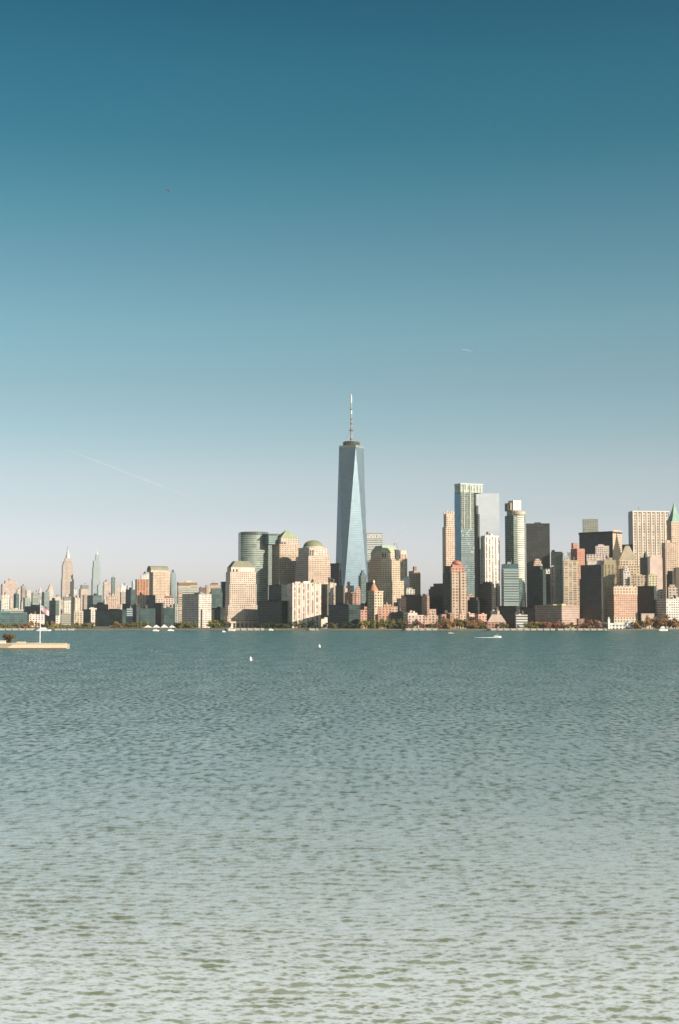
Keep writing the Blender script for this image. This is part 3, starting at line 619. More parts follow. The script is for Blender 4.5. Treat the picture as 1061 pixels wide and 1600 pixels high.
def crane():
    d = 3150; e = empty('tower_crane', (PX(621,d), d, PZ(866,d)), 0); tag(e, 'thin pale tower crane with a raised boom above the mansard-roofed stone tower', 'crane')
    z = lambda y: PZ(y,d)-PZ(866,d); X = lambda x: PX(x,d)-PX(621,d)
    b = MB()
    for dx_,dy_ in ((-1,-1),(1,-1),(1,1),(-1,1)): b.bar((dx_,dy_,0),(dx_,dy_,z(850)),.22,3)
    for k in range(7):
        h = z(850)*k/7; b.bar((-1,-1,h),(1,-1,h+3),.14,3); b.bar((1,1,h),(-1,1,h+3),.14,3)
    b.build('mast', METAL, e, (.45,.42,.38))
    b = MB(); b.bar((0,0,z(850)),(X(627.5),0,z(828)),.45,3); b.bar((0,1.6,z(850)),(X(627.5),0,z(828)),.3,3); b.build('boom', METAL, e, (.5,.47,.42))
    b = MB(); b.bar((0,0,z(850)),(X(616),0,z(849)),.7,4); b.bar((X(616),0,z(849)),(X(615.4),0,z(843)),.35,3); b.bar((X(615.4),0,z(843)),(X(627.5),0,z(828)),.12,3); cj_ = b.build('counter_jib', METAL, e, (.5,.47,.42))
    b = MB(); b.box(X(615),X(617),-1.5,1.5,z(851.5),z(849.3),floor=True); b.build('counterweight',[BLANK,BLANK],cj_,(.3,.3,.3))
crane()
simple('slim grey-green glass tower with stepped top in front of the tallest glass tower', 560,564,572.5,899,3150,'gl',(.28,.36,.32),tiers=[(562,565,571,895),(564,566,569,891)],cl=0)
simple('brown residential tower with a small roof block, standing alone against the sky', 638.5,644.5,657,892,3100,'pun',(.52,.35,.25),tiers=[(645,647,651,885,'blank',(.26,.18,.14),'roof_block')],cl=0)
simple('low green glass block at the foot of the lone brown tower', 628,631,640,902,3000,'gl2',(.34,.42,.34))
simple('small white blocky rooftops in front of the lone brown tower', 634,635,648,921,2950,'lo',WHITE,tiers=[(635,635.5,644,918.5)])

# --- slabs of the apartment estate and the brick blocks around them
s = Bld('apartment_slab', 'wide white apartment slab with vertical stripes and a dark left end, on the shore', 449,457,502,2620,cat='apartments',t=16)
FINM = facade('white_fins_and_brown_windows', 8.6, 3.0, .46, .93, (.16,.10,.07), .5, 0, .35)
x0,x1,y0,y1 = s.rect(449,457,502); b = MB(); b.box(x0,x1,y0,y1,0,s.z(911.5)); wf_ = b.build('wall',[FINM,ROOF],s.e,(.78,.66,.55)); s.lastobj = wf_; s.last=(x0,x1,y0,y1,s.z(911.5))
b = MB(); k = x0
while k < x1-2: b.box(k, k+2.2, y0-1.1, y0-.004, 0, s.z(910.6)); k += 8.6
b.build('wall_fin',[BLANK,ROOF],wf_,(.80,.69,.58)); s.clutter((.7,.6,.5),3,5)
b = MB(); b.box(x0+22,x0+34,y0+3,y0+12,s.z(911.5)+.01,s.z(908)); b.build('roof_cabin',[BLANK,ROOF],s.e,(.78,.68,.6))
simple('end wing painted dark as shade between the two white striped slabs', 498,511,514,914,2700,'rib',(.10,.10,.085),cl=1)  # dark wall colour paints the shaded end of the white slab
s = Bld('apartment_slab', 'narrow white striped apartment slab behind the dark low glass block, left of centre', 511,511.2,525.5,2780,cat='apartments',t=0)
x0,x1,y0,y1 = s.rect(511,511,525.5); b = MB(); b.box(x0,x1,y0,y1,0,s.z(911)); s.lastobj = b.build('wall',[FINM,ROOF],s.e,(.78,.66,.54)); s.last=(x0,x1,y0,y1,s.z(911)); s.clutter((.7,.6,.5),2,5)
simple('dark-sided slab with small white roof cabins at the foot of the tallest glass tower', 524,537,538.5,916,2760,'rib',(.16,.15,.12),cl=3)
simple('small white stepped podium beside the wide white slab', 501,502,512,967,2520,'blank',(.74,.62,.52),tiers=[(506,507,512,964.5)],cl=0)
simple('brown brick block with a green-planted roof below the tallest glass tower', 537,538,555.5,925,2800,'pun',(.46,.31,.22),tiers=[(538,539,543,919,'blank',(.7,.5,.42),'roof_cabin'),],cl=2)
simple('pale white rooftop tower block behind the brown brick block below the tallest tower', 541,542,553,915,2950,'lo',(.70,.60,.54),tiers=[(542,543,547,909,'lo',(.76,.66,.6),'upper_tier')],cl=1)
simple('narrow pink brick tower right of the brown brick block', 555,556,563.5,920,2780,'pun',(.64,.36,.28),tiers=[(557,557.5,562,916.5)],cl=0)
simple('wide dark green glass block on the shore left of centre', 513.5,545,563,946,2560,'dg',(.035,.06,.055),cl=2,t=57)
simple('small dark gable block behind the narrow orange brick house', 563,570,573,944,2640,'dg',DARK,cl=0)
simple('narrow orange and pink brick house on the shore right of the dark glass block', 563,563.5,573.5,953,2480,'lo',(.66,.34,.23),tiers=[(569,569.3,573.5,947.5)],cl=0)
simple('dark tower left of the cone-roofed stone tower', 572,583,586,911,2700,'dg',(.06,.065,.055),cl=0)
s = Bld('stone_tower', 'tan stone tower with an orange conical roof and white tip', 574.5,585,598.5,2620,cat='tower',t=36)
s.tier(574.5,585,598.5,0,s.z(923.5),'pun2',(.56,.46,.32)); s.cornice((.6,.48,.34))
x0,x1,y0,y1,zt = s.last; b = MB(); cx = s.loc(583.5,0)+0; 
cx = s.loc(584,8); b.lathe(cx,8,[(8.5,zt+.01),(8.5,zt+1.6),(1.2,zt+15.5)],12); crf = b.build('conical_roof',[ROOFC,ROOFC],s.e,(.48,.24,.13))
b = MB(); b.lathe(cx,8,[(2.0,zt+15),(2.0,zt+18.5),(.1,zt+21)],8); b.build('lantern',[BLANK,BLANK],crf,(.8,.75,.7))
simple('pink brick apartment block with pale window rows right of the cone-roofed tower', 590,591,611.5,948,2520,'lo',(.66,.35,.24),tiers=[(599,600,611,944)],cl=1)
simple('low cream and orange block right of the pink brick apartment block', 610.5,611.5,621,949,2600,'lo',(.60,.42,.28),cl=0)
simple('dark green block on the shore at centre', 611,630,637,958,2500,'dg',(.05,.065,.05),cl=1)
simple('dark block climbing in steps left of the large block painted black as shade', 615,619,633,941,2700,'dg',(.07,.06,.05),tiers=[(620,623,633,935),(627,628,633,930)],cl=0)
simple('small pink brick tower with pale windows beside the large block painted black as shade', 627,628,634.5,934,2640,'pun',(.66,.34,.28),cl=0)
simple('large stepped block painted black as shade, centre right of the mansard-roofed tower', 630,658,661,931,2660,'dg',(.035,.04,.035),tiers=[(632,655,658,928.5)],cl=1,t=60)  # black wall colour paints the unlit left face beside the tan lit one
simple('narrow tan brick tower with dark cap, right of the large block painted black as shade', 659.5,660.5,670.5,931,2640,'pun',(.62,.40,.28),tiers=[(660,661,668,928,'blank',(.3,.2,.15),'cap')],cl=0)
simple('small tan block right below the narrow tan brick tower', 670,670.5,681,953,2560,'pun',(.62,.44,.32),cl=0)
s = simple('rounded black block with stepped roofline left of the slim crowned tower', 669.5,696,699,920,2680,'dg',(.03,.035,.032),tiers=[(672,694,699,916,'dg',(.03,.035,.032),'upper_tier'),(677,692,697.5,911.5,'dg',(.03,.035,.032),'upper_tier')],cl=0,t=60)
simple('low white and pink row of stone houses on the shore at centre right', 636,637,662,961,2440,'lo',(.76,.55,.46),tiers=[(637,637.5,652,957.5,'blank',(.78,.66,.58),'attic')],cl=2)
simple('low tan stone house at the right end of the pale shore row', 662,663,684,962,2450,'lo',(.64,.44,.33),tiers=[(667,668,682,958.5)],cl=1)
simple('thin dark brick house right of the low tan stone house', 684,688,690,961,2470,'dg',DBROWN,cl=0)

# --- right half
s = Bld('residential_tower', 'slim tan tower with notched crown, left of the blue glass tower', 692,697,710.5,2760,cat='tower',t=22)
s.tier(691.5,697,711,0,s.z(823),'pun',(.60,.43,.31)); s.tier(693.5,698,710.5,s.z(823)+.003,s.z(803),'pun',(.62,.46,.34),part='upper_tier',inset=2)
x0,x1,y0,y1,zt = s.last; b = MB()
for k in range(4): b.box(x0+k*(x1-x0-3)/3, x0+k*(x1-x0-3)/3+3, y0, y0+3, zt+.003, zt+6.5-(k%2)*1.5); b.box(x0+k*(x1-x0-3)/3, x0+k*(x1-x0-3)/3+3, y1-3, y1, zt+.003, zt+5)
b.build('crown',[BLANK,ROOF],s.e,(.6,.47,.36))
s = Bld('glass_tower', 'tall glass tower with a blue left side and a tall louvred crown', 711,722,757,2900,cat='tower',t=28)
s.tier(711,720.5,741.5,0,s.z(826),'gl',(.34,.42,.44)); 
s.tier(711,720.5,741.5,s.z(826)+.003,s.z(769),'dg',(.20,.24,.2),part='upper_tier',inset=.3)
s.tier(711,720.5,755.5,s.z(769)+.003,s.z(755),'rib',(.45,.50,.44),part='crown',inset=.6); x0,x1,y0,y1,zt = s.last
s.cornice((.55,.6,.55), h=2.2, e=.5)
b = MB(); X = s.loc(720.5,0); y_ = s.rect(711,720.5,741.5)[3]
b.box(X-.5,X-.02,2,y_,0,s.z(771)); b.build('blue_glass_side',[ST['blue'],ROOF],s.e,(.16,.34,.46))
b = MB(); b.box(s.loc(725,0),s.loc(726,0),-.8,-.02,s.z(826),s.z(757)); b.box(s.loc(735,0),s.loc(736.2,0),-.8,-.02,s.z(826),s.z(757)); b.build('pilaster',[BLANK,ROOF],s.e,(.5,.52,.42))
s = simple('narrow dark green stepped slab joined between blue glass tower and pale glass slab', 740,747,750,803,3000,'dg',(.10,.12,.09),tiers=[(740,745,748,790),(740,743,745,772)],cl=0,t=60)
simple('huge pale flat glass slab almost the colour of the sky', 742,743.5,781,771,3350,'sky',(.66,.69,.71),cl=0,par=False)
s = simple('white gridded stone tower with a grey side in front of the pale glass slab', 751,758,780,839,2980,'rib',(.76,.69,.61),tiers=[(751.5,758.5,779.5,836.5,'blank',(.76,.69,.61),'attic')],cl=1,t=24)
simple('small tan block between the red-crowned tower and the blue glass tower', 728,729,741,930,2700,'lo',(.60,.44,.33),tiers=[(730,731,738,927)],cl=0)
simple('wing painted dark as shade on the left of the red-crowned tower', 692,704,708,895,2600,'dg',(.05,.05,.04),tiers=[(694,704,707,884)],cl=0,t=58)  # dark walls paint the unlit left side of the red-crowned tower
s = Bld('brick_tower', 'tan and pink apartment tower with a rounded red-brown crown', 704,706,728.5,2560,cat='tower',t=14)
s.tier(704,706,728.5,0,s.z(895),'pun2',(.52,.38,.27)); s.tier(703,705.5,726,s.z(895)+.003,s.z(886),'pun2',(.56,.27,.19),part='upper_tier',inset=1)
s.tier(704.5,707,722.5,s.z(886)+.003,s.z(881),'blank',(.48,.20,.14),part='upper_tier',inset=2)
x0,x1,y0,y1,zt = s.last; b = MB(); cx,cy = (x0+x1)/2,(y0+y1)/2
b.lathe(cx,cy,[(9,zt+.003),(8.4,zt+3),(6.2,zt+5.2),(3,zt+6.4),(.2,zt+6.8)],14); b.build('crown',[ROOFC,ROOFC],s.e,(.40,.16,.12))
b = MB(); b.box(s.loc(717.5,0),s.loc(719,0),-1.0,-.01,0,s.z(893)); b.build('pilaster',[BLANK,ROOF],s.e,(.2,.1,.07))
simple('dark low arched block in front of the blue glass tower base', 730,746,749,938,2600,'dg',(.045,.045,.04),tiers=[(733,744,747,933)],cl=0)
simple('dark brown stepped block below the white gridded tower', 746,768,775.5,918,2600,'dg',(.06,.05,.04),tiers=[(750,768,772,912),(754,766,769,909)],cl=0,t=56)
simple('thin tan brick sliver tower right of the dark brown stepped block', 774,775,780.5,912,2700,'pun',(.60,.40,.30),cl=0)

s = Bld('residential_tower', 'tall tower with a bright rounded corner, balcony bands and pale blocky rooftop', 789,803,822,2880,cat='tower',t=38)
RB = facade('rounded_corner_bands', 60, 4.4, 1.0, .45, (.20,.20,.15), .15, .2, 0)
s.tier(789.5,803,821.5,0,s.z(805),'gl',(.30,.34,.25)); x0,x1,y0,y1,zt = s.last
cx = s.loc(808.5,11); b = MB(); b.lathe(s.loc(809.5,10),10,[(13.5,0),(13.5,s.z(799))],24); b.build('rounded_corner',[RB,ROOF],s.e,(.80,.70,.58))
b = MB(); b.lathe(s.loc(809.5,10),10,[(15.5,s.z(803)),(15.5,s.z(798.5))],24,False); b.build('balcony_ring',[BLANK,ROOF],s.e,(.42,.40,.28))
s.tier(792.5,802,816,zt+.003,s.z(796),'ap',(.40,.36,.24),part='upper_tier',inset=6)
b = MB(); b.box(s.loc(803,9),s.loc(815,9),9,26,s.z(797.5),s.z(781)); rb_ = b.build('rooftop_block',[BLANK,ROOF],s.e,(.80,.72,.62))
b = MB(); b.box(s.loc(808.3,9),s.loc(809.2,9),8.6,9.3,s.z(792),s.z(782)); b.build('vent_slot',[BLANK,BLANK],rb_,DARK)
b = MB(); b.box(s.loc(798,12),s.loc(802.8,12),12,30,s.z(797.5),s.z(785)); b.build('rooftop_block',[BLANK,ROOF],s.e,(.28,.24,.16))
b = MB(); b.box(s.loc(794.5,16),s.loc(798,16),16,26,s.z(797.5),s.z(787.5)); b.build('rooftop_block',[BLANK,ROOF],s.e,(.18,.2,.14))
simple('dark teal glass tower with cream floor bands and a blue top strip', 783,787,810.5,888,2600,'band',(.30,.36,.33),tiers=[(783.5,787.5,810,881,'gl',(.05,.14,.19),'roof_screen')],cl=1,t=10)
simple('lower teal shoulder on the right of the dark teal banded tower', 809,810.5,816,905,2640,'gl',(.20,.26,.24),cl=0)
simple('black low base block under the dark teal banded tower', 780,806,812,948,2520,'dg',DARK,cl=0)
s = simple('wide dark bronze slab tower with a rooftop cabin', 822,823,859.5,819,3250,'dg',(.055,.05,.035),cl=0); s.tier(835,836,846,s.z(819)+.003,s.z(816),'blank',(.10,.10,.07),part='roof_cabin',inset=5)
simple('tan stepped pyramid-topped building in front of the dark bronze slab', 832,834,852,890,2950,'pun',(.66,.46,.36),tiers=[(833,834.5,848,881),(834,835.5,846,876),(836,837,843,873)],cl=0)
simple('broad dark teal block with a raised left corner, below the pyramid-topped building', 824,848,853,890,2640,'dg',(.035,.06,.055),tiers=[(827,844,848,884)],cl=1,t=60)
simple('white and cream rooftop block right of the pyramid-topped building', 848,850,860,892,2850,'lo',(.70,.64,.5),tiers=[(852,853,859,889)],cl=0)
simple('narrow black block between dark teal block and pinkish slab', 852,857,860,898,2680,'dg',(.03,.05,.045),cl=0)
simple('narrow pinkish white slab with vertical lines', 859,860,869,886,2700,'rib',(.74,.58,.52),cl=1)
simple('tan building with two dark rooftop knobs behind the slab with its side painted teal as shade', 861,863,878.5,862,3200,'pun',(.60,.50,.36),tiers=[(862,863.5,867,859,'blank',(.28,.2,.14),'roof_block'),],cl=1)
simple('apartment slab with its left side painted teal as shade and cream banded front', 868.5,879.5,889.5,870,2760,'ap',(.24,.28,.24),cl=1,t=48)  # grey-green wall colour paints the unlit left face
simple('cream and orange apartment tower with balcony bands, right of the slab with its side painted teal as shade', 880,881,904.5,877,2660,'ap',(.70,.54,.38),cl=2)
simple('low curved grey-green block with a pink stone right end', 835,877,904,947,2520,'pun',(.50,.35,.28),cl=2,t=61)
simple('red-brown brick tower with a narrower top and dark left side', 892,902,914,857,3050,'pun',(.50,.22,.13),tiers=[(895,896,904,848.5)],cl=0)
simple('thin grey pyramid-capped tower behind the red-brown brick tower', 887,888,893,864,3200,'pun',(.36,.36,.32),cl=0)
simple('grey concrete block rising behind the corniced building painted black as shade', 911,912,935.5,812,3400,'pun',(.34,.34,.27),cl=0)
s = simple('broad building painted black as shade, with a heavy cornice and a sunlit tan right side', 905.5,957.5,971.5,831,3080,'dg',(.045,.042,.035),cl=0,t=60)  # dark wall colour paints the unlit left face
s.cornice((.05,.045,.035), h=3, e=1.2)
b = MB(); x0,x1,y0,y1,zt = s.last; b.box(x0+.02,x1,-.9,-.01,0,s.z(828)); b.build('lit_tone_front',[ST['pun'],ROOF],s.e,(.64,.47,.34))  # lit tan tone of the same building on its right face
simple('pale pink stepped rooftop building in front of the black corniced building', 916,917,952,866,2900,'lo',(.70,.55,.48),tiers=[(930,931,952,853,'pun',(.72,.60,.50),'upper_tier')],cl=2)
simple('long white low penthouse row above the dark brown office tower', 917,918,946,877,2800,'blank',(.74,.62,.54),cl=3)
simple('large dark brown-black office tower on the shore, lower step on its left', 905,939,942,904,2540,'dg',(.05,.042,.035),tiers=[(907,939.5,941.5,882)],cl=2,t=61)
simple('old ornate tan and dark stone building with a round-cornered crown', 940.5,943,963.5,882,2780,'rib',(.42,.34,.20),tiers=[(942,944,962.5,875,'blank',(.40,.33,.2),'crown')],cl=1)
s = Bld('stone_tower', 'ornate stone building with steep tall pyramid roof beside the big ribbed slab', 964,967,999,2900,cat='tower',t=14)
s.tier(964,967,999.5,0,s.z(884),'pun2',(.58,.45,.30)); s.cornice((.6,.47,.33)); s.tier(966,968.5,995,s.z(884)+.02,s.z(874),'pun2',(.60,.47,.32),part='upper_tier',inset=3)
rf_ = s.roof('frustum', s.z(852.5)-s.last[4], (.40,.33,.22), ix=.38, iy=.40)
for k in range(3):
    b = MB(); x0,x1,y0,y1,zt = s.last; X = x0+4+k*11; b.box(X,X+4,y0+1.5,y0+6,zt,zt+8); b.build('dormer',[BLANK,ROOF],rf_,(.66,.52,.38))
simple('square grey-olive tower top behind the steep pyramid roof', 972,973,985,852,3150,'pun',(.36,.33,.22),cl=0)
simple('small white gabled rooftop building in front of the steep pyramid roof', 973,974,984,893,2750,'lo',(.78,.70,.62),tiers=[(975,976,982,887),(976.5,977,980,885)],cl=0)
s = Bld('office_slab', 'huge pale ribbed office slab with left side painted dark as shade, tallest at the right', 983,989.5,1046.5,3120,cat='tower',t=16)
x0,x1,y0,y1 = s.rect(983,989.5,1046.5); b = MB(); zt = s.z(801); b.box(x0,x1,y0,y1,0,zt)
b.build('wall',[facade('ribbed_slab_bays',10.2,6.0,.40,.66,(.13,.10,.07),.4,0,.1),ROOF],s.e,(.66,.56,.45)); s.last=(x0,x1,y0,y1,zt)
b = MB(); k = x0
while k < x1: b.box(k,min(k+2.6,x1),y0-1.2,y0-.004,0,zt+1); k += 10.2
b.build('wall_rib',[BLANK,ROOF],s.e,(.72,.62,.52)); b = MB(); b.box(x0-.5,x1+.5,y0-1.3,y1,zt+1.003,zt+4,floor=True); b.build('roof_band',[BLANK,ROOF],s.e,(.74,.66,.58))
b = MB(); b.box(x0-.5,x0-.01,y0+.5,y1,0,zt); b.build('painted_shade_side',[ST['dg'],ROOF],s.e,(.04,.06,.05)); b = MB(); b.bar((x0+20,20,zt+4),(x0+20,20,zt+15),.5); b.build('antenna',METAL,s.e,(.3,.3,.3))  # dark sheet on the left side paints its shade
s = simple('dark green domed tower in front of the ribbed slab', 1000,1012,1017.5,872,2850,'dg',(.035,.055,.045),cl=0,t=40); s.roof('dome', 13, (.06,.09,.07))
simple('pinkish white plain stone tower below the ribbed slab', 1013.5,1015.5,1035,872,2760,'blank',(.74,.57,.48),tiers=[(1015,1016.5,1034,868)],cl=0)
simple('tan stone tower with a dark left side, below the green-spired tower', 1034,1040,1058.5,848,2880,'pun',(.62,.44,.32),tiers=[(1041,1042,1048,844,'blank',(.66,.5,.38),'roof_block')],cl=0)
s = Bld('stone_tower', 'stone tower with a tall green copper pyramid spire at the right edge', 1043,1050,1078,3000,cat='tower',t=30)
s.tier(1043,1050,1078,0,s.z(815),'pun',(.60,.42,.30)); s.cornice((.6,.45,.33)); x0,x1,y0,y1,zt = s.last
s.last = (x0,x0+24,y0,y0+24,zt); b = MB(); hh = s.z(784)-zt; q=[(x0,y0),(x0+25,y0),(x0+25,y0+25),(x0,y0+25)]
rs = [(1,0),(.55,.33),(.28,.62),(.02,1)]; cxx,cyy = s.loc(1055,12),12.5
for (f0,h0),(f1,h1) in zip(rs[:-1],rs[1:]):
    mk = lambda f,h: [(cxx+(sx_*12.5)*f, cyy+(sy_*12.5)*f, zt+.3+hh*h) for sx_,sy_ in ((-1,-1),(1,-1),(1,1),(-1,1))]
    b.prism(mk(f0,h0),mk(f1,h1),cap=(h1==1))
b.build('spire',[ROOFC,ROOFC],s.e,(.24,.37,.29))
simple('dark rounded block with a flat cap at the right edge', 1041,1050,1053.5,897,2700,'dg',DBROWN,tiers=[(1042.5,1050,1052.5,892,'dg',DBROWN,'cap')],cl=0)
simple('brown block filling the right edge behind the white gridded block', 1052,1056,1082,888,2760,'pun',(.16,.12,.08),cl=0)
simple('pale tan row of stone rooftops behind the pink brick hotel', 989,990,1008,900,2740,'lo',(.68,.52,.38),cl=2)
simple('cream block with a dark right half right of the pale rooftop row', 1010,1013,1026,899,2700,'lo',(.60,.52,.32),cl=1)
s = simple('orange-pink brick building with pale ornate top floors and a dark left side, on the shore', 947.5,958.5,995,917,2560,'pun',(.56,.33,.23),tiers=[(959,960,994,915,'pun2',(.64,.44,.32),'attic')],cl=3,t=30)
s.tier(958.6,958.6,995,s.z(964),s.z(917),'pun',(.56,.33,.23),part='brick_front',inset=-.5)
s.tier(958.3,958.3,995.4,0,s.z(964),'pun2',(.60,.45,.33),part='stone_base',inset=-.9); s.tier(958.3,958.3,995.4,s.z(929),s.z(917)+.4,'pun2',(.56,.40,.28),part='stone_top_floors',inset=-.8)
simple('black block with a flat roof right of the orange-pink brick building', 995,1021,1024.5,917,2580,'dg',(.04,.045,.04),cl=2,t=60)
simple('dark narrow gap building right beside the orange-pink brick building', 994,1000,1002,921,2600,'dg',DBROWN,cl=0)
simple('white stone block above the white gridded building', 1024,1025,1036,922,2660,'lo',(.76,.66,.6),cl=1)
simple('white and tan ornate block with dark windows near the right edge', 1043,1044,1058,917,2640,'pun2',(.72,.58,.48),tiers=[(1045,1045.5,1054,913.5,'blank',(.6,.5,.32),'upper_tier')],cl=0)
simple('white gridded building with a dark teal left side at the right edge', 1024,1040,1080,937,2540,'grid',(.76,.68,.60),cl=2,t=24)
simple('low pinkish white box building on the shore behind the right-hand trees', 1000,1001,1021,960,2470,'blank',(.76,.60,.52),cl=0)
simple('dark brick house between autumn trees and slim tower base', 697,703,709,960,2480,'lo',(.30,.18,.12),cl=0)
simple('pinkish brown low house right of the pale stone row', 689,690,708,961,2500,'lo',(.62,.36,.27),cl=2)
simple('low orange and tan house at the foot of the red-crowned tower', 716,718,728,960,2480,'lo',(.62,.42,.30),cl=1)
simple('low brown brick house with a pale right corner below the dark arched block', 727,733,741,960,2500,'lo',(.60,.44,.34),cl=1)
simple('low pink brick house left of the gabled brick hall', 741,747,760,961,2480,'lo',(.64,.36,.28),cl=1)
s = simple('brick hall with a broad sloping gable on the shore', 760,761,790,972,2450,'lo',(.52,.27,.19),cl=0,par=False); s.roof('frustum', s.z(960)-s.last[4], (.56,.42,.33), ix=.26, iy=.4)
simple('pale white-roofed block behind the gabled brick hall', 766,767,783,956,2560,'blank',(.78,.64,.56),cl=3)
simple('dark low block between the gabled hall and the white shore house', 788,804,808,958,2500,'dg',(.07,.065,.06),cl=1)
simple('bright white low shore house with three floor lines', 805,806,823.5,962,2440,'band',(.82,.74,.68),cl=1)
simple('dark base block behind the white shore house', 812,834,838,950,2580,'dg',DARK,cl=0)
simple('brown low block behind the reddish trees at the right of the curved block', 900,903,912,968,2500,'lo',(.34,.2,.14),cl=0)
# fillers of the dark street front, each plainly visible as a dark low mass behind the trees
simple('dark low glass front behind the shore trees between stepped stone tower and white slab', 404,440,452,940,2640,'dg',DTEAL,cl=2)
simple('dark tall block between curved glass tower and white slab', 420,440,452,915,2760,'dg',(.035,.05,.048),cl=1)

# --- ferry terminal
e = empty('pier_building', (PX(948.5,2400),2400,GZ-1.5),0); tag(e,'long low white pier building with a small clock turret at its left end','pier')
zz = lambda y: PZ(y,2400)-GZ+1.5; xx = lambda x: PX(x,2400)-PX(948.5,2400)
b = MB(); b.box(xx(949),xx(977),0,14,-1,zz(976.5)); b.build('wall',[ST['lo'],ROOF],e,(.82,.78,.70)); b = MB(); b.frustum(xx(948.6),xx(977.4),-.6,14.6,zz(976.5)+.003,zz(973.5),.5,6.5); b.build('roof',[ROOFC,ROOFC],e,(.70,.72,.64))
b = MB(); b.box(xx(977.5),xx(995),-1,18,-1,zz(973.5)); b.build('end_hall',[ST['lo'],ROOF],e,(.84,.79,.72)); b = MB(); b.frustum(xx(977.2),xx(995.3),-1.6,18.6,zz(973.5)+.003,zz(970.5),6,6.5); b.build('roof',[ROOFC,ROOFC],e,(.72,.72,.66))
b = MB(); b.box(xx(948.4),xx(951.6),-2,1.6,-1,zz(968)); tr_ = b.build('turret',[BLANK,ROOF],e,(.82,.80,.72)); b = MB(); b.frustum(xx(948.1),xx(951.9),-2.3,1.9,zz(968)+.003,zz(963.5),1.9,1.9); b.build('turret_roof',[ROOFC,ROOFC],tr_,(.5,.58,.48))
simple('small grey-green hut left of the white pier building', 938.5,940,947,975,2405,'blank',(.40,.38,.28),cl=0,roof=('gable',dict(h=2.2,color=(.4,.4,.33))))

# ------------------------------------------------------------------ trees
def leafmat():
    m, n, l, p = nm('foliage'); oi = n.new('ShaderNodeObjectInfo'); g = n.new('ShaderNodeNewGeometry')
    wn_ = n.new('ShaderNodeTexWhiteNoise'); wn_.noise_dimensions = '1D'; l.new(g.outputs['Random Per Island'], wn_.inputs['W'])
    s = n.new('ShaderNodeVectorMath'); s.operation = 'SCALE'; l.new(oi.outputs['Color'], s.inputs[0]); l.new(M_(n,l,'MULTIPLY_ADD', wn_.outputs[0], .9, .55), s.inputs['Scale'])
    l.new(s.outputs[0], p.inputs['Base Color']); p.inputs['Roughness'].default_value = .8; return m
LEAF = leafmat(); BARK = plain('bark', (.10,.075,.05), .95)
def tree_protos(n, leaves, ls, seed, hlo=.24, hhi=.80):
    out = []; rg = random.Random(seed)
    for k in range(n):
        b = MB(); b.prism([(.035*math.cos(t),.035*math.sin(t),0) for t in [i*1.2566 for i in range(5)]],[(.018*math.cos(t),.018*math.sin(t),.55) for t in [i*1.2566 for i in range(5)]])
        lobes = []
        for j in range(rg.randint(6, 9)):
            a = rg.uniform(0, 6.28); q = rg.uniform(.05,.34); h = rg.uniform(hlo,hhi); lobes.append((q*math.cos(a), q*math.sin(a), h, rg.uniform(.14,.24)))
            b.bar((0,0,.22+.2*rg.random()), (q*math.cos(a)*.8, q*math.sin(a)*.8, h), .010, 3)
        c = MB()
        for j in range(leaves):
            x,y,z,r = rg.choice(lobes); v = Vector((rg.gauss(0,1),rg.gauss(0,1),rg.gauss(0,.8))).normalized()*r*rg.uniform(.35,1.05)
            P_ = Vector((x,y,z))+v; s_ = ls*rg.uniform(.6,1.4); u = Vector((rg.gauss(0,1),rg.gauss(0,1),rg.gauss(0,1))).normalized(); w = u.cross(Vector((rg.gauss(0,1),rg.gauss(0,1),rg.gauss(0,1)))).normalized()
            c.quad(tuple(P_-u*s_-w*s_*.6), tuple(P_+u*s_-w*s_*.5), tuple(P_+u*s_+w*s_*.7), tuple(P_-u*s_*.8+w*s_*.6))
        t = b.build('trunk', BARK); cr = c.build('crown', LEAF); COL.objects.unlink(t); COL.objects.unlink(cr)
        out.append((t, cr))
    return out
PROT = tree_protos(6, 480, .042, 11); PROT_N = tree_protos(1, 2600, .030, 9, .12, .74)
def tree(px, base, top, d, wpx, col, label, group=None, protos=PROT, gz=GZ, name='tree'):
    h = (PZ(top,d)-gz); w = wpx*d/F
    e = empty(name, (PX(px,d), d, gz), random.uniform(0,6.28)); tag(e, label, 'tree', group); e.scale = (w/.9, w/.9, h/.95)
    for o in random.choice(protos):
        c = o.copy(); COL.objects.link(c); c.parent = e; f = random.uniform(.85,1.15)
        if o.name.startswith('crown'): c.color = (col[0]*f, col[1]*f*random.uniform(.9,1.1), col[2]*f, 1)
GRN=(.09,.11,.035); DGR=(.04,.055,.025); OLV=(.18,.16,.045); ORG=(.34,.19,.07); RUS=(.30,.13,.07); YEL=(.28,.25,.06); PNK=(.36,.20,.13)
ORD = ['first','second','third','fourth','fifth','sixth','seventh','eighth','ninth','tenth','eleventh','twelfth','thirteenth','fourteenth','fifteenth']
cols_all = [GRN,DGR,OLV,ORG,RUS,YEL,PNK]; NAMES = ['green','dark green','olive','orange-brown','rusty','yellow-olive','pinkish brown']
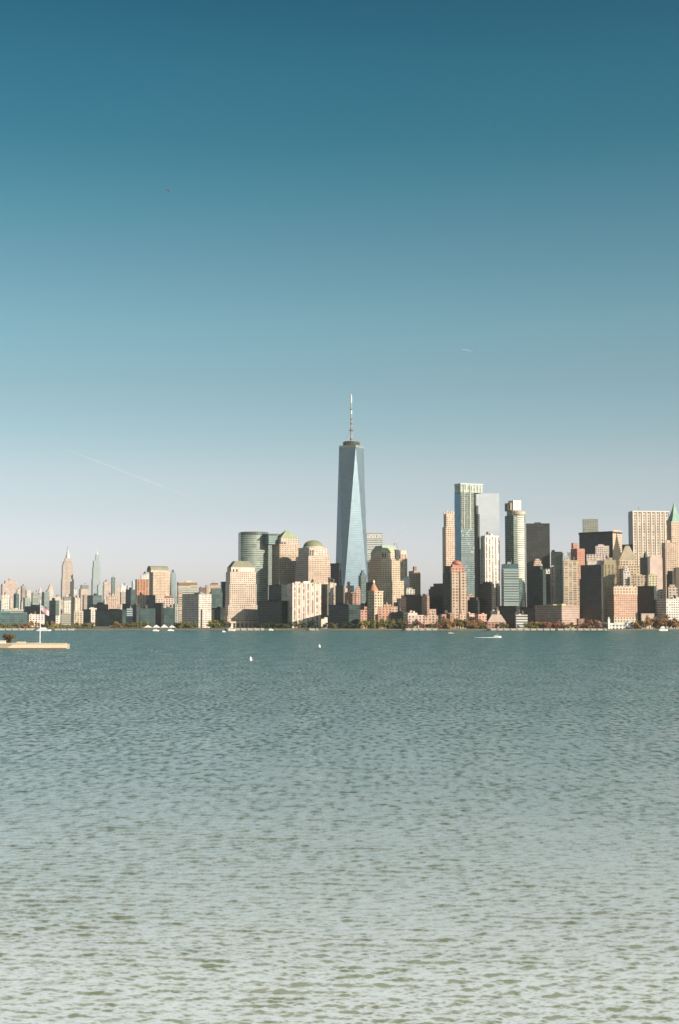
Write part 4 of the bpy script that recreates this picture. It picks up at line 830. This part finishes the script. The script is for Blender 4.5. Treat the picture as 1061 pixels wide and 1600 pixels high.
runs = [ # x0, x1, step, top lo, top hi, d, width, colours, label
 (2,44,7,975,978,2420,9,[RUS,OLV],'small reddish-brown shore tree in the low row at the far left edge'),
 (46,84,6,972,978,2420,8,[ORG,OLV],'small orange-brown shore tree in front of the low pinkish white building'),
 (84,120,6,976,979,2420,8,[OLV,YEL],'low yellow-olive shore tree below the dark blocks right of the flagpole'),
 (122,148,5.5,974,979,2410,8,[OLV,DGR],'low dark olive shore tree left of the big orange bushes'),
 (208,232,5.5,973,977,2420,9,[OLV,GRN],'olive shore tree beside the white tents on their left'),
 (274,306,5,972,977,2430,10,[GRN,DGR,OLV],'dark green shore tree in front of the shaded office block'),
 (330,356,5,969,976,2425,10,[OLV,GRN,YEL],'olive-green shore tree between the white-faced block and the stepped stone tower'),
 (406,450,5,974,979,2430,10,[DGR,DGR,GRN],'dark green shore tree in the shade left of the wide white striped slab'),
 (456,480,5,971,978,2420,9,[DGR,GRN],'dark shore tree climbing in front of the wide white striped slab'),
 (506,560,5.5,973,979,2410,10,[DGR,DGR,OLV],'dark shore tree in front of the dark green glass block'),
 (562,590,5,968,976,2410,10,[OLV,YEL,GRN],'yellow-olive shore tree in front of the narrow orange house'),
 (592,640,5,968,976,2410,10,[GRN,OLV,RUS],'mixed green and brown shore tree below the pink brick apartment block'),
 (642,682,5.5,970,978,2405,10,[RUS,GRN,OLV],'green or rust shore tree in front of the pale stone row'),
 (684,700,5,967,975,2410,11,[GRN,RUS],'dense dark tree in front of the pinkish brown low house'),
 (702,732,5.5,969,975,2405,12,[ORG,RUS,OLV],'brown-orange round shore tree below the red-crowned tower'),
 (734,760,5.5,969,976,2405,11,[OLV,GRN,ORG],'olive shore tree between the round brown trees and the gabled hall'),
 (826,842,5,973,977,2405,10,[YEL,OLV],'yellow-green shore tree right of the white shore house'),
 (844,880,5,973,977,2415,10,[RUS,PNK],'reddish shore tree in front of the low curved block'),
 (882,906,5,974,979,2415,9,[RUS,PNK,OLV],'rust shore tree at the foot of the pink stone block'),
 (908,946,5,970,976,2425,12,[RUS,PNK],'pinkish brown bare-looking tree in front of the dark brown-black tower'),
 (990,1006,5,971,976,2415,11,[ORG,OLV],'ochre shore tree just right of the white pier building'),
 (1008,1072,6,963,972,2420,15,[ORG,RUS,ORG],'large ochre-brown autumn tree at the right end of the shore'),
]
for x0,x1,st,t0,t1,d,w,cols,L in runs:
    x = x0; k = 0
    while x < x1:
        col = random.choice(cols); cn = NAMES[cols_all.index(col)]; k += 1
        where = next((L[L.index(w_):] for w_ in (' in front',' in the shade',' in the low',' beside',' below',' left of',' between',' climbing',' just right',' right of',' at the right',' at the foot',' before') if w_ in L), ' on the shore')
        tree(x+random.uniform(-1,1), 982, random.uniform(t0,t1)-3.4, 2394+random.uniform(-6,22), w*random.uniform(.95,1.4), col, (ORD[k-1]+' from left, '+cn+' tree'+where), group='shore trees'+where)
        x += st*random.uniform(.75,1.2)
tree(180,982,971,2410,17,ORG,'large orange-brown bush tree, tallest of the left shore')
tree(190,982,974,2400,12,ORG,'orange tree touching the tallest orange bush on its right')
tree(202,982,973,2410,14,(.18,.12,.05),'brown-orange round tree halfway between the tallest orange bush and the white tents')
tree(489,982,969,2400,19,(.022,.035,.02),'very dark broad tree in front of the wide white striped slab')
tree(783,982,972,2398,14,GRN,'dark green tree left of the bright yellow-green pair by the gabled hall')
tree(790,982,973,2396,10,YEL,'yellow-green tree at the right end of the gabled brick hall')
tree(775,982,974,2399,10,DGR,'darkest small tree in front of the gabled brick hall')
tree(820,982,972,2396,12,(.22,.20,.04),'bright yellow-green tree in front of the bright white shore house')
tree(809,982,976,2396,7,(.17,.17,.04),'small yellow-green tree at the left corner of the bright white shore house')

# ------------------------------------------------------------------ shoreline details
for i,(x0,x1,h,L) in enumerate([(355,412,3.4,'pale stone quay under the stepped stone tower'),(632,682,3.0,'pale stone quay under the low white and pink stone row'),(764,866,2.9,'long pale quay under the gabled brick hall and white shore house'),(868,946,2.8,'pale quay before the low curved block and dark brown tower'),(482,497,3.0,'short pale quay in front of the very dark broad tree'),(0,52,3.2,'pale grey quay at the far left of the opposite shore'),(86,116,2.6,'low pale quay right of the white moored ferry')]):
    b = MB(); X0,X1 = PX(x0,2370),PX(x1,2370); b.box(X0,X1,2366,2392,-2,h); k = X0+2
    while k < X1-2: b.box(k,k+1.2,2364.8,2365.9,-2,h+.9); k += 11
    tag(b.build('quay',[WALLM,WALLM]),L,'quay')
def tent(px, w, h, L):
    d = 2385; e = empty('tent', (PX(px,d), d, GZ), .3); tag(e, L, 'tent', 'white peaked tents on the shore'); W = w*d/F/2; b = MB()
    b.frustum(-W,W,-4,4,2.6,2.6+h*.8,W*.93,3.7); b.build('canopy',[BLANK,BLANK],e,(.66,.62,.56)); b = MB()
    for sx_ in (-1,1):
        for sy_ in (-1,1): b.bar((sx_*W*.95,sy_*3.8,0),(sx_*W*.95,sy_*3.8,3.1),.15)
    b.build('poles',METAL,e,(.6,.6,.6))
for px,w,h,L in [(232,14,4.5,'leftmost white peaked tent on the left shore, wide'),(245,12,5.5,'second white peaked tent from the left on the left shore'),(257.5,12,6,'tallest white peaked tent, third from the left'),(269.5,11,4.6,'rightmost white peaked tent on the left shore')]: tent(px,w,h,L)
WH = (.82,.80,.77)
def boat(px, py, L, wide, hgt, label, cat='boat', rz=0, decks=1, col=WH):
    d = HC/((py-HOR)/F); e = empty('boat' if cat != 'ferry' else 'ferry', (PX(px,d), d, 0), rz); tag(e, label, cat)
    w = wide*d/F/2; bm_ = w*.24+.6; b = MB()
    out = lambda s_, z: [(-w,-bm_*s_,z),(w*.55,-bm_*s_,z),(w*.98 if s_>.9 else w*.85,0,z),(w*.55,bm_*s_,z),(-w,bm_*s_,z)]
    b.prism(out(.75,-.4), out(1,hgt*.38)); b.build('hull',[METAL,METAL],e,col)
    b = MB(); b.box(-w*.75,w*.35,-bm_*.7,bm_*.7,hgt*.38+.003,hgt*.75); cb_ = b.build('cabin',[METAL,METAL],e,(.8,.79,.77))
    b = MB(); b.box(-w*.7,w*.36,-bm_*.72,bm_*.72,hgt*.5,hgt*.62); b.build('window_band',[METAL,METAL],cb_,(.06,.07,.08))
    if decks > 1: b = MB(); b.box(-w*.5,w*.2,-bm_*.5,bm_*.5,hgt*.75+.003,hgt); b.build('upper_deck',[METAL,METAL],e,col)
    b = MB(); b.bar((-w*.1,0,hgt*.75),(-w*.1,0,hgt*1.3),.09); b.build('mast',[METAL],e,(.5,.5,.5))
    return e, d, w
boat(71,985.6,0,23,5.2,'white ferry moored at the shore behind the flagpole','ferry',decks=2)
boat(245,986,0,10,4,'small white boat lying before the white peaked tents')
boat(268,985.5,0,10,3.6,'second small white boat, under the rightmost white tent',rz=.2)
boat(350.5,987.6,0,5.5,3.2,'small white motorboat alone on the water left of the stepped stone tower')
boat(363,985.6,0,11,6.5,'pale ferry at the quay of the stepped stone tower','ferry',decks=2,col=(.74,.62,.5))
boat(424,985,0,7,4.2,'small white yacht moored in front of the dark glass fronts')
boat(1035,985.6,0,14,7,'white tour boat with orange-brown upper deck at the right shore',decks=2,col=(.82,.74,.68))
boat(704,989.5,0,9,1.6,'faint pale low boat on the water below the brown round trees',col=(.6,.62,.58))
# the speedboat and its wake
e, d, w = boat(776.5,996.2,0,12,3.6,'white speedboat heading right with spray at its bow'); e.rotation_euler = (0,R(-6),-.2)
FOAM = plain('white_foam', (.72,.75,.74), .9, .2, 1.5)
b = MB(); rg = random.Random(2); x0 = e.location.x
for i in range(240):
    t = rg.random()**1.6; X = x0-4-t*(30*d/F); Y = d+rg.gauss(0,.5+1.6*t)+t*2; s_ = rg.uniform(.12,.5)*(1.2-t)
    b.frustum(X-s_*2.2,X+s_*2.2,Y-s_,Y+s_,.02,.12+s_*.8,s_*1.6,s_*.7)
for i in range(70): X = x0+rg.uniform(-w*.9,w*1.05); Y = d-1.6+rg.gauss(0,.6); s_=rg.uniform(.15,.4); b.frustum(X-s_,X+s_,Y-s_,Y+s_,-.1,.3+s_,s_*.8,s_*.8)
tag(b.build('wake', [FOAM,FOAM]), 'white foam wake trailing left behind the speedboat','wake',kind='stuff')
def buoy(px, py, hpx, label):
    d = HC/((py-HOR)/F); e = empty('buoy', (PX(px,d), d, 0)); tag(e,label,'buoy'); h = hpx*d/F; r = h*.42; b = MB()
    b.lathe(0,0,[(r*.9,-.4),(r,.05),(r,h*.32),(r*.8,h*.42)],14,False); fl_ = b.build('float',[METAL,METAL],e,(.85,.78,.74)); b = MB()
    b.lathe(0,0,[(r*.75,h*.42),(r*.3,h*.86),(.05,h)],12,False); b.build('cone',[METAL,METAL],e,(.88,.86,.84)); b = MB(); b.lathe(0,0,[(r*1.04,h*.12),(r*1.04,h*.24)],14,False); b.build('band',[METAL,METAL],fl_,(.7,.2,.12))
buoy(392.3,1031.5,6.2,'white conical buoy, the nearer and larger of the two on the water')
buoy(499.2,1011,4.8,'white conical buoy, the farther of the two on the water')

# ------------------------------------------------------------------ the island end with flagpole at the left
DI = HC*F/(1014-HOR)
isl = [(-420,DI+60),(-420,DI-1),(PX(0,DI),DI),(PX(101,DI),DI+2),(PX(101,DI)+1,DI+16),(PX(34,DI),DI+18),(PX(28,DI),DI+75),(-420,DI+110)]
slab('island', isl, -2, 3.2, plain('island_paving',(.36,.32,.25),.9,.2,.1), dict(kind='structure'))
STONE = plain('tan_sea_wall_stone', (.66,.53,.38), .85, .18, .6)  # even tan stone colour of the sea wall
b = MB(); b.prism([(-420,DI-2.5,-2),(PX(101,DI)+1.6,DI+.6,-2),(PX(101,DI)+1.6,DI+2.2,-2),(-420,DI-1.1,-2)],[(-420,DI-2.2,3.5),(PX(101,DI)+1.6,DI+.9,3.5),(PX(101,DI)+1.6,DI+2.2,3.5),(-420,DI-1.1,3.5)])
wl_ = empty('sea_wall',(0,0,0)); tag(wl_,'long tan stone sea wall of the island end at the left, under the flagpole','wall'); b.build('wall',[STONE,STONE],wl_)
b = MB(); b.prism([(-420,DI-2.8,.0),(PX(101,DI)+1.9,DI+.3,.0),(PX(101,DI)+1.9,DI+.55,.0),(-420,DI-2.55,.0)],[(-420,DI-2.8,.75),(PX(101,DI)+1.9,DI+.3,.75),(PX(101,DI)+1.9,DI+.55,.75),(-420,DI-2.55,.75)]); b.build('tide_mark',[plain('wet_dark_stone',(.14,.09,.05),.6,.2,.5)]*2,wl_)
b = MB(); b.prism([(-420,DI-2.5,3.503),(PX(101,DI)+2,DI+.5,3.503),(PX(101,DI)+2,DI+2.5,3.503),(-420,DI-.9,3.503)],[(-420,DI-2.5,3.9),(PX(101,DI)+2,DI+.5,3.9),(PX(101,DI)+2,DI+2.5,3.9),(-420,DI-.9,3.9)]); b.build('coping',[STONE,STONE],wl_)
tree(13.5,0,989.5,DI+12,24,(.17,.10,.035),'round rust-brown tree on the island end at the left edge',protos=PROT_N,gz=3.2)
e = empty('shed',(PX(7,DI+14),DI+5,3.2),.05); tag(e,'small white low shed under the rust-brown tree on the island end','shed'); b = MB(); b.box(-3.5,3.5,0,3,0,1.9); b.build('wall',[BLANK,BLANK],e,(.8,.74,.68)); b = MB(); b.frustum(-3.8,3.8,-.3,3.3,1.903,2.5,.5,1.6); b.build('roof',[ROOFC,ROOFC],e,(.6,.5,.42))
b = MB(); b.box(PX(16,DI),PX(30,DI),DI+22,DI+24,3.2,4.5); tag(b.build('low_wall',[STONE,STONE]),'short pale low wall right of the small white shed on the island','wall')
fp = empty('flagpole',(PX(64.3,DI+8),DI+8,3.2)); tag(fp,'tall white flagpole standing on the island end sea wall','flagpole')
zf = lambda y: PZ(y,DI+8)-3.2
b = MB(); b.lathe(0,0,[(.27,0),(.22,zf(975)),(.12,zf(938))],10); b.build('pole',[METAL,METAL],fp,(.85,.84,.82)); b = MB(); b.lathe(0,0,[(.9,0),(.9,.7),(.5,.9)],12,False); b.build('base',[BLANK,BLANK],fp,(.6,.55,.5))
b = MB(); b.lathe(0,0,[(.05,zf(938)),(.3,zf(938)+.25),(.05,zf(938)+.55)],10); b.build('finial',[METAL,METAL],fp,(.8,.65,.3))
def flag():
    e = empty('flag',(PX(64.3,DI+8)+.25,DI+8,PZ(945,DI+8))); tag(e,'red and white striped flag with a blue canton drooping from the flagpole','flag')
    W, H = 7.4, 3.7; N = 22; P = lambda u,v: (u*W*.72, .5*math.sin(u*7)*u+.25, -v*H -u*W*.52+.25*math.sin(u*6+v))
    for k in range(13):
        b = MB(); c = (.62,.06,.07) if k%2 == 0 else (.80,.77,.74); s0 = .4 if k < 7 else 0; n = 14
        for i in range(n):
            u0, u1 = s0+(1-s0)*i/n, s0+(1-s0)*(i+1)/n
            a,b_,c_,d_ = P(u0,(k+1)/13),P(u1,(k+1)/13),P(u1,k/13),P(u0,k/13); b.quad(a,b_,c_,d_)
            o = len(b.v); b.v += [(q[0],q[1]+.03,q[2]) for q in (a,b_,c_,d_)]; b.f.append((o+3,o+2,o+1,o)); b.m.append(0); b.sm.append(False); b.uv.append([(0,0)]*4)
        b.build('stripe',[BLANK],e,c)
    b = MB(); n = 8
    for i in range(n):
        u0,u1 = .4*i/n,.4*(i+1)/n; a,b_,c_,d_ = P(u0,7/13),P(u1,7/13),P(u1,0),P(u0,0); b.quad(a,b_,c_,d_)
        o = len(b.v); b.v += [(q[0],q[1]+.03,q[2]) for q in (a,b_,c_,d_)]; b.f.append((o+3,o+2,o+1,o)); b.m.append(0); b.sm.append(False); b.uv.append([(0,0)]*4)
    cn_ = b.build('canton',[BLANK],e,(.05,.07,.2)); b = MB()
    for r_ in range(9):
        for q in range(6 if r_%2 == 0 else 5):
            u = (.4/12)*(1+2*q+(r_%2)); v = (7/13)*(r_+1)/10; p = P(u,v); s_=.09
            b.quad((p[0]-s_,p[1]-.03,p[2]-s_),(p[0]+s_,p[1]-.03,p[2]-s_),(p[0]+s_,p[1]-.03,p[2]+s_),(p[0]-s_,p[1]-.03,p[2]+s_))
    b.build('stars',[BLANK],cn_,(.85,.85,.85))
flag()

# ------------------------------------------------------------------ aircraft and vapour trails
def plane():
    d = 3600; e = empty('helicopter',(PX(258,d)*1.0, d, PZ(297.5,d))); e.rotation_euler=(0,0,.4); tag(e,'tiny dark helicopter high in the sky at upper left','helicopter')
    b = MB(); n=10; prof=[(-5,.25),(-3,1.0),(-.5,1.45),(2,1.5),(4,1.0),(5.2,.3)]
    for (xa,ra),(xb,rb) in zip(prof[:-1],prof[1:]):
        ring = lambda x,r: [(x, r*math.sin(-2*math.pi*i/n), r*math.cos(2*math.pi*i/n)) for i in range(n)]
        b.prism(ring(xa,ra),ring(xb,rb))
    b.build('body',[METAL,METAL],e,(.06,.06,.06)); b = MB(); b.bar((-3,0,.5),(-11,0,1.1),.35,6); b.box(-11.4,-10.4,-.12,.12,.6,3.2,floor=True); b.build('tail_boom',[METAL,METAL],e,(.08,.08,.08))
    b = MB(); b.bar((0,0,1.3),(0,0,2.5),.25); b.build('rotor_mast',[METAL],e,(.1,.1,.1))
    for k in range(4):
        b = MB(); t = k*math.pi/2+.5; b.bar((0,0,2.5),(7.5*math.cos(t),7.5*math.sin(t),2.45),.16); b.build('rotor_blade',[METAL],e,(.1,.1,.1))
    for sy_ in (-1.3,1.3):
        b = MB(); b.bar((-2.5,sy_,-2.1),(3.2,sy_,-2.1),.12); b.bar((-1.2,sy_*.6,-1.1),(-1.2,sy_,-2.1),.1); b.bar((1.8,sy_*.6,-1.1),(1.8,sy_,-2.1),.1); b.build('skid',[METAL],e,(.1,.1,.1))
plane()
def trailmat(name, a):
    m, n, l, p = nm(name); p.inputs['Base Color'].default_value = (.9,.9,.9,1); p.inputs['Roughness'].default_value = 1
    t = n.new('ShaderNodeTexCoord'); no = n.new('ShaderNodeTexNoise'); no.inputs['Scale'].default_value = .004; no.inputs['Detail'].default_value = 3; l.new(t.outputs['Object'], no.inputs['Vector'])
    lw = n.new('ShaderNodeLayerWeight'); lw.inputs['Blend'].default_value = .5
    f = M_(n,l,'MULTIPLY', M_(n,l,'SUBTRACT', 1, lw.outputs['Facing']), M_(n,l,'MULTIPLY', no.outputs[0], a)); l.new(f, p.inputs['Alpha']); return m
def trail(p0, p1, d, r, a, label):
    q0 = Vector((PX(p0[0],d), d, PZ(p0[1],d))); q1 = Vector((PX(p1[0],d), d, PZ(p1[1],d))); b = MB(); N = 14
    dv = q1-q0; up = Vector((0,0,1)); sd_ = dv.cross(up).normalized(); up = sd_.cross(dv).normalized()
    prev = None
    for i in range(N+1):
        t = i/N; c = dv*t; rr_ = r*(.15+.85*math.sin(math.pi*min(1,max(0,.08+t*.84)))); ring = [tuple(c+sd_*rr_*math.cos(2*math.pi*k/10)+up*rr_*math.sin(2*math.pi*k/10)) for k in range(10)]
        if prev: b.prism(prev, ring, cap=False, smooth=True)
        prev = ring
    tag(b.build('vapour_trail',[trailmat('thin_vapour',a)],loc=q0), label,'vapour trail',kind='stuff')
trail((95,700),(300,778),14000,10,.11,'long faint diagonal vapour trail low in the sky at left')
trail((722,545.5),(741,549),14000,7,.25,'short faint vapour trail in the sky at the upper right')

# ------------------------------------------------------------------ haze
def haze():
    b = MB(); b.box(-6000,6000,-600,11500,-4.5,640,floor=True); o = b.build('haze',[]); 
    m = bpy.data.materials.new('thin_haze'); m.use_nodes = True; n = m.node_tree.nodes; n.clear(); ou = n.new('ShaderNodeOutputMaterial'); v = n.new('ShaderNodeVolumePrincipled')
    v.inputs['Color'].default_value = (.95,.95,.95,1); v.inputs['Density'].default_value = HAZE; v.inputs['Anisotropy'].default_value = .2
    m.node_tree.links.new(v.outputs[0], ou.inputs['Volume']); o.data.materials.append(m); tag(o,'thin pale haze over the harbour and the city','haze',kind='stuff')
HAZE = 2.3e-5
haze()
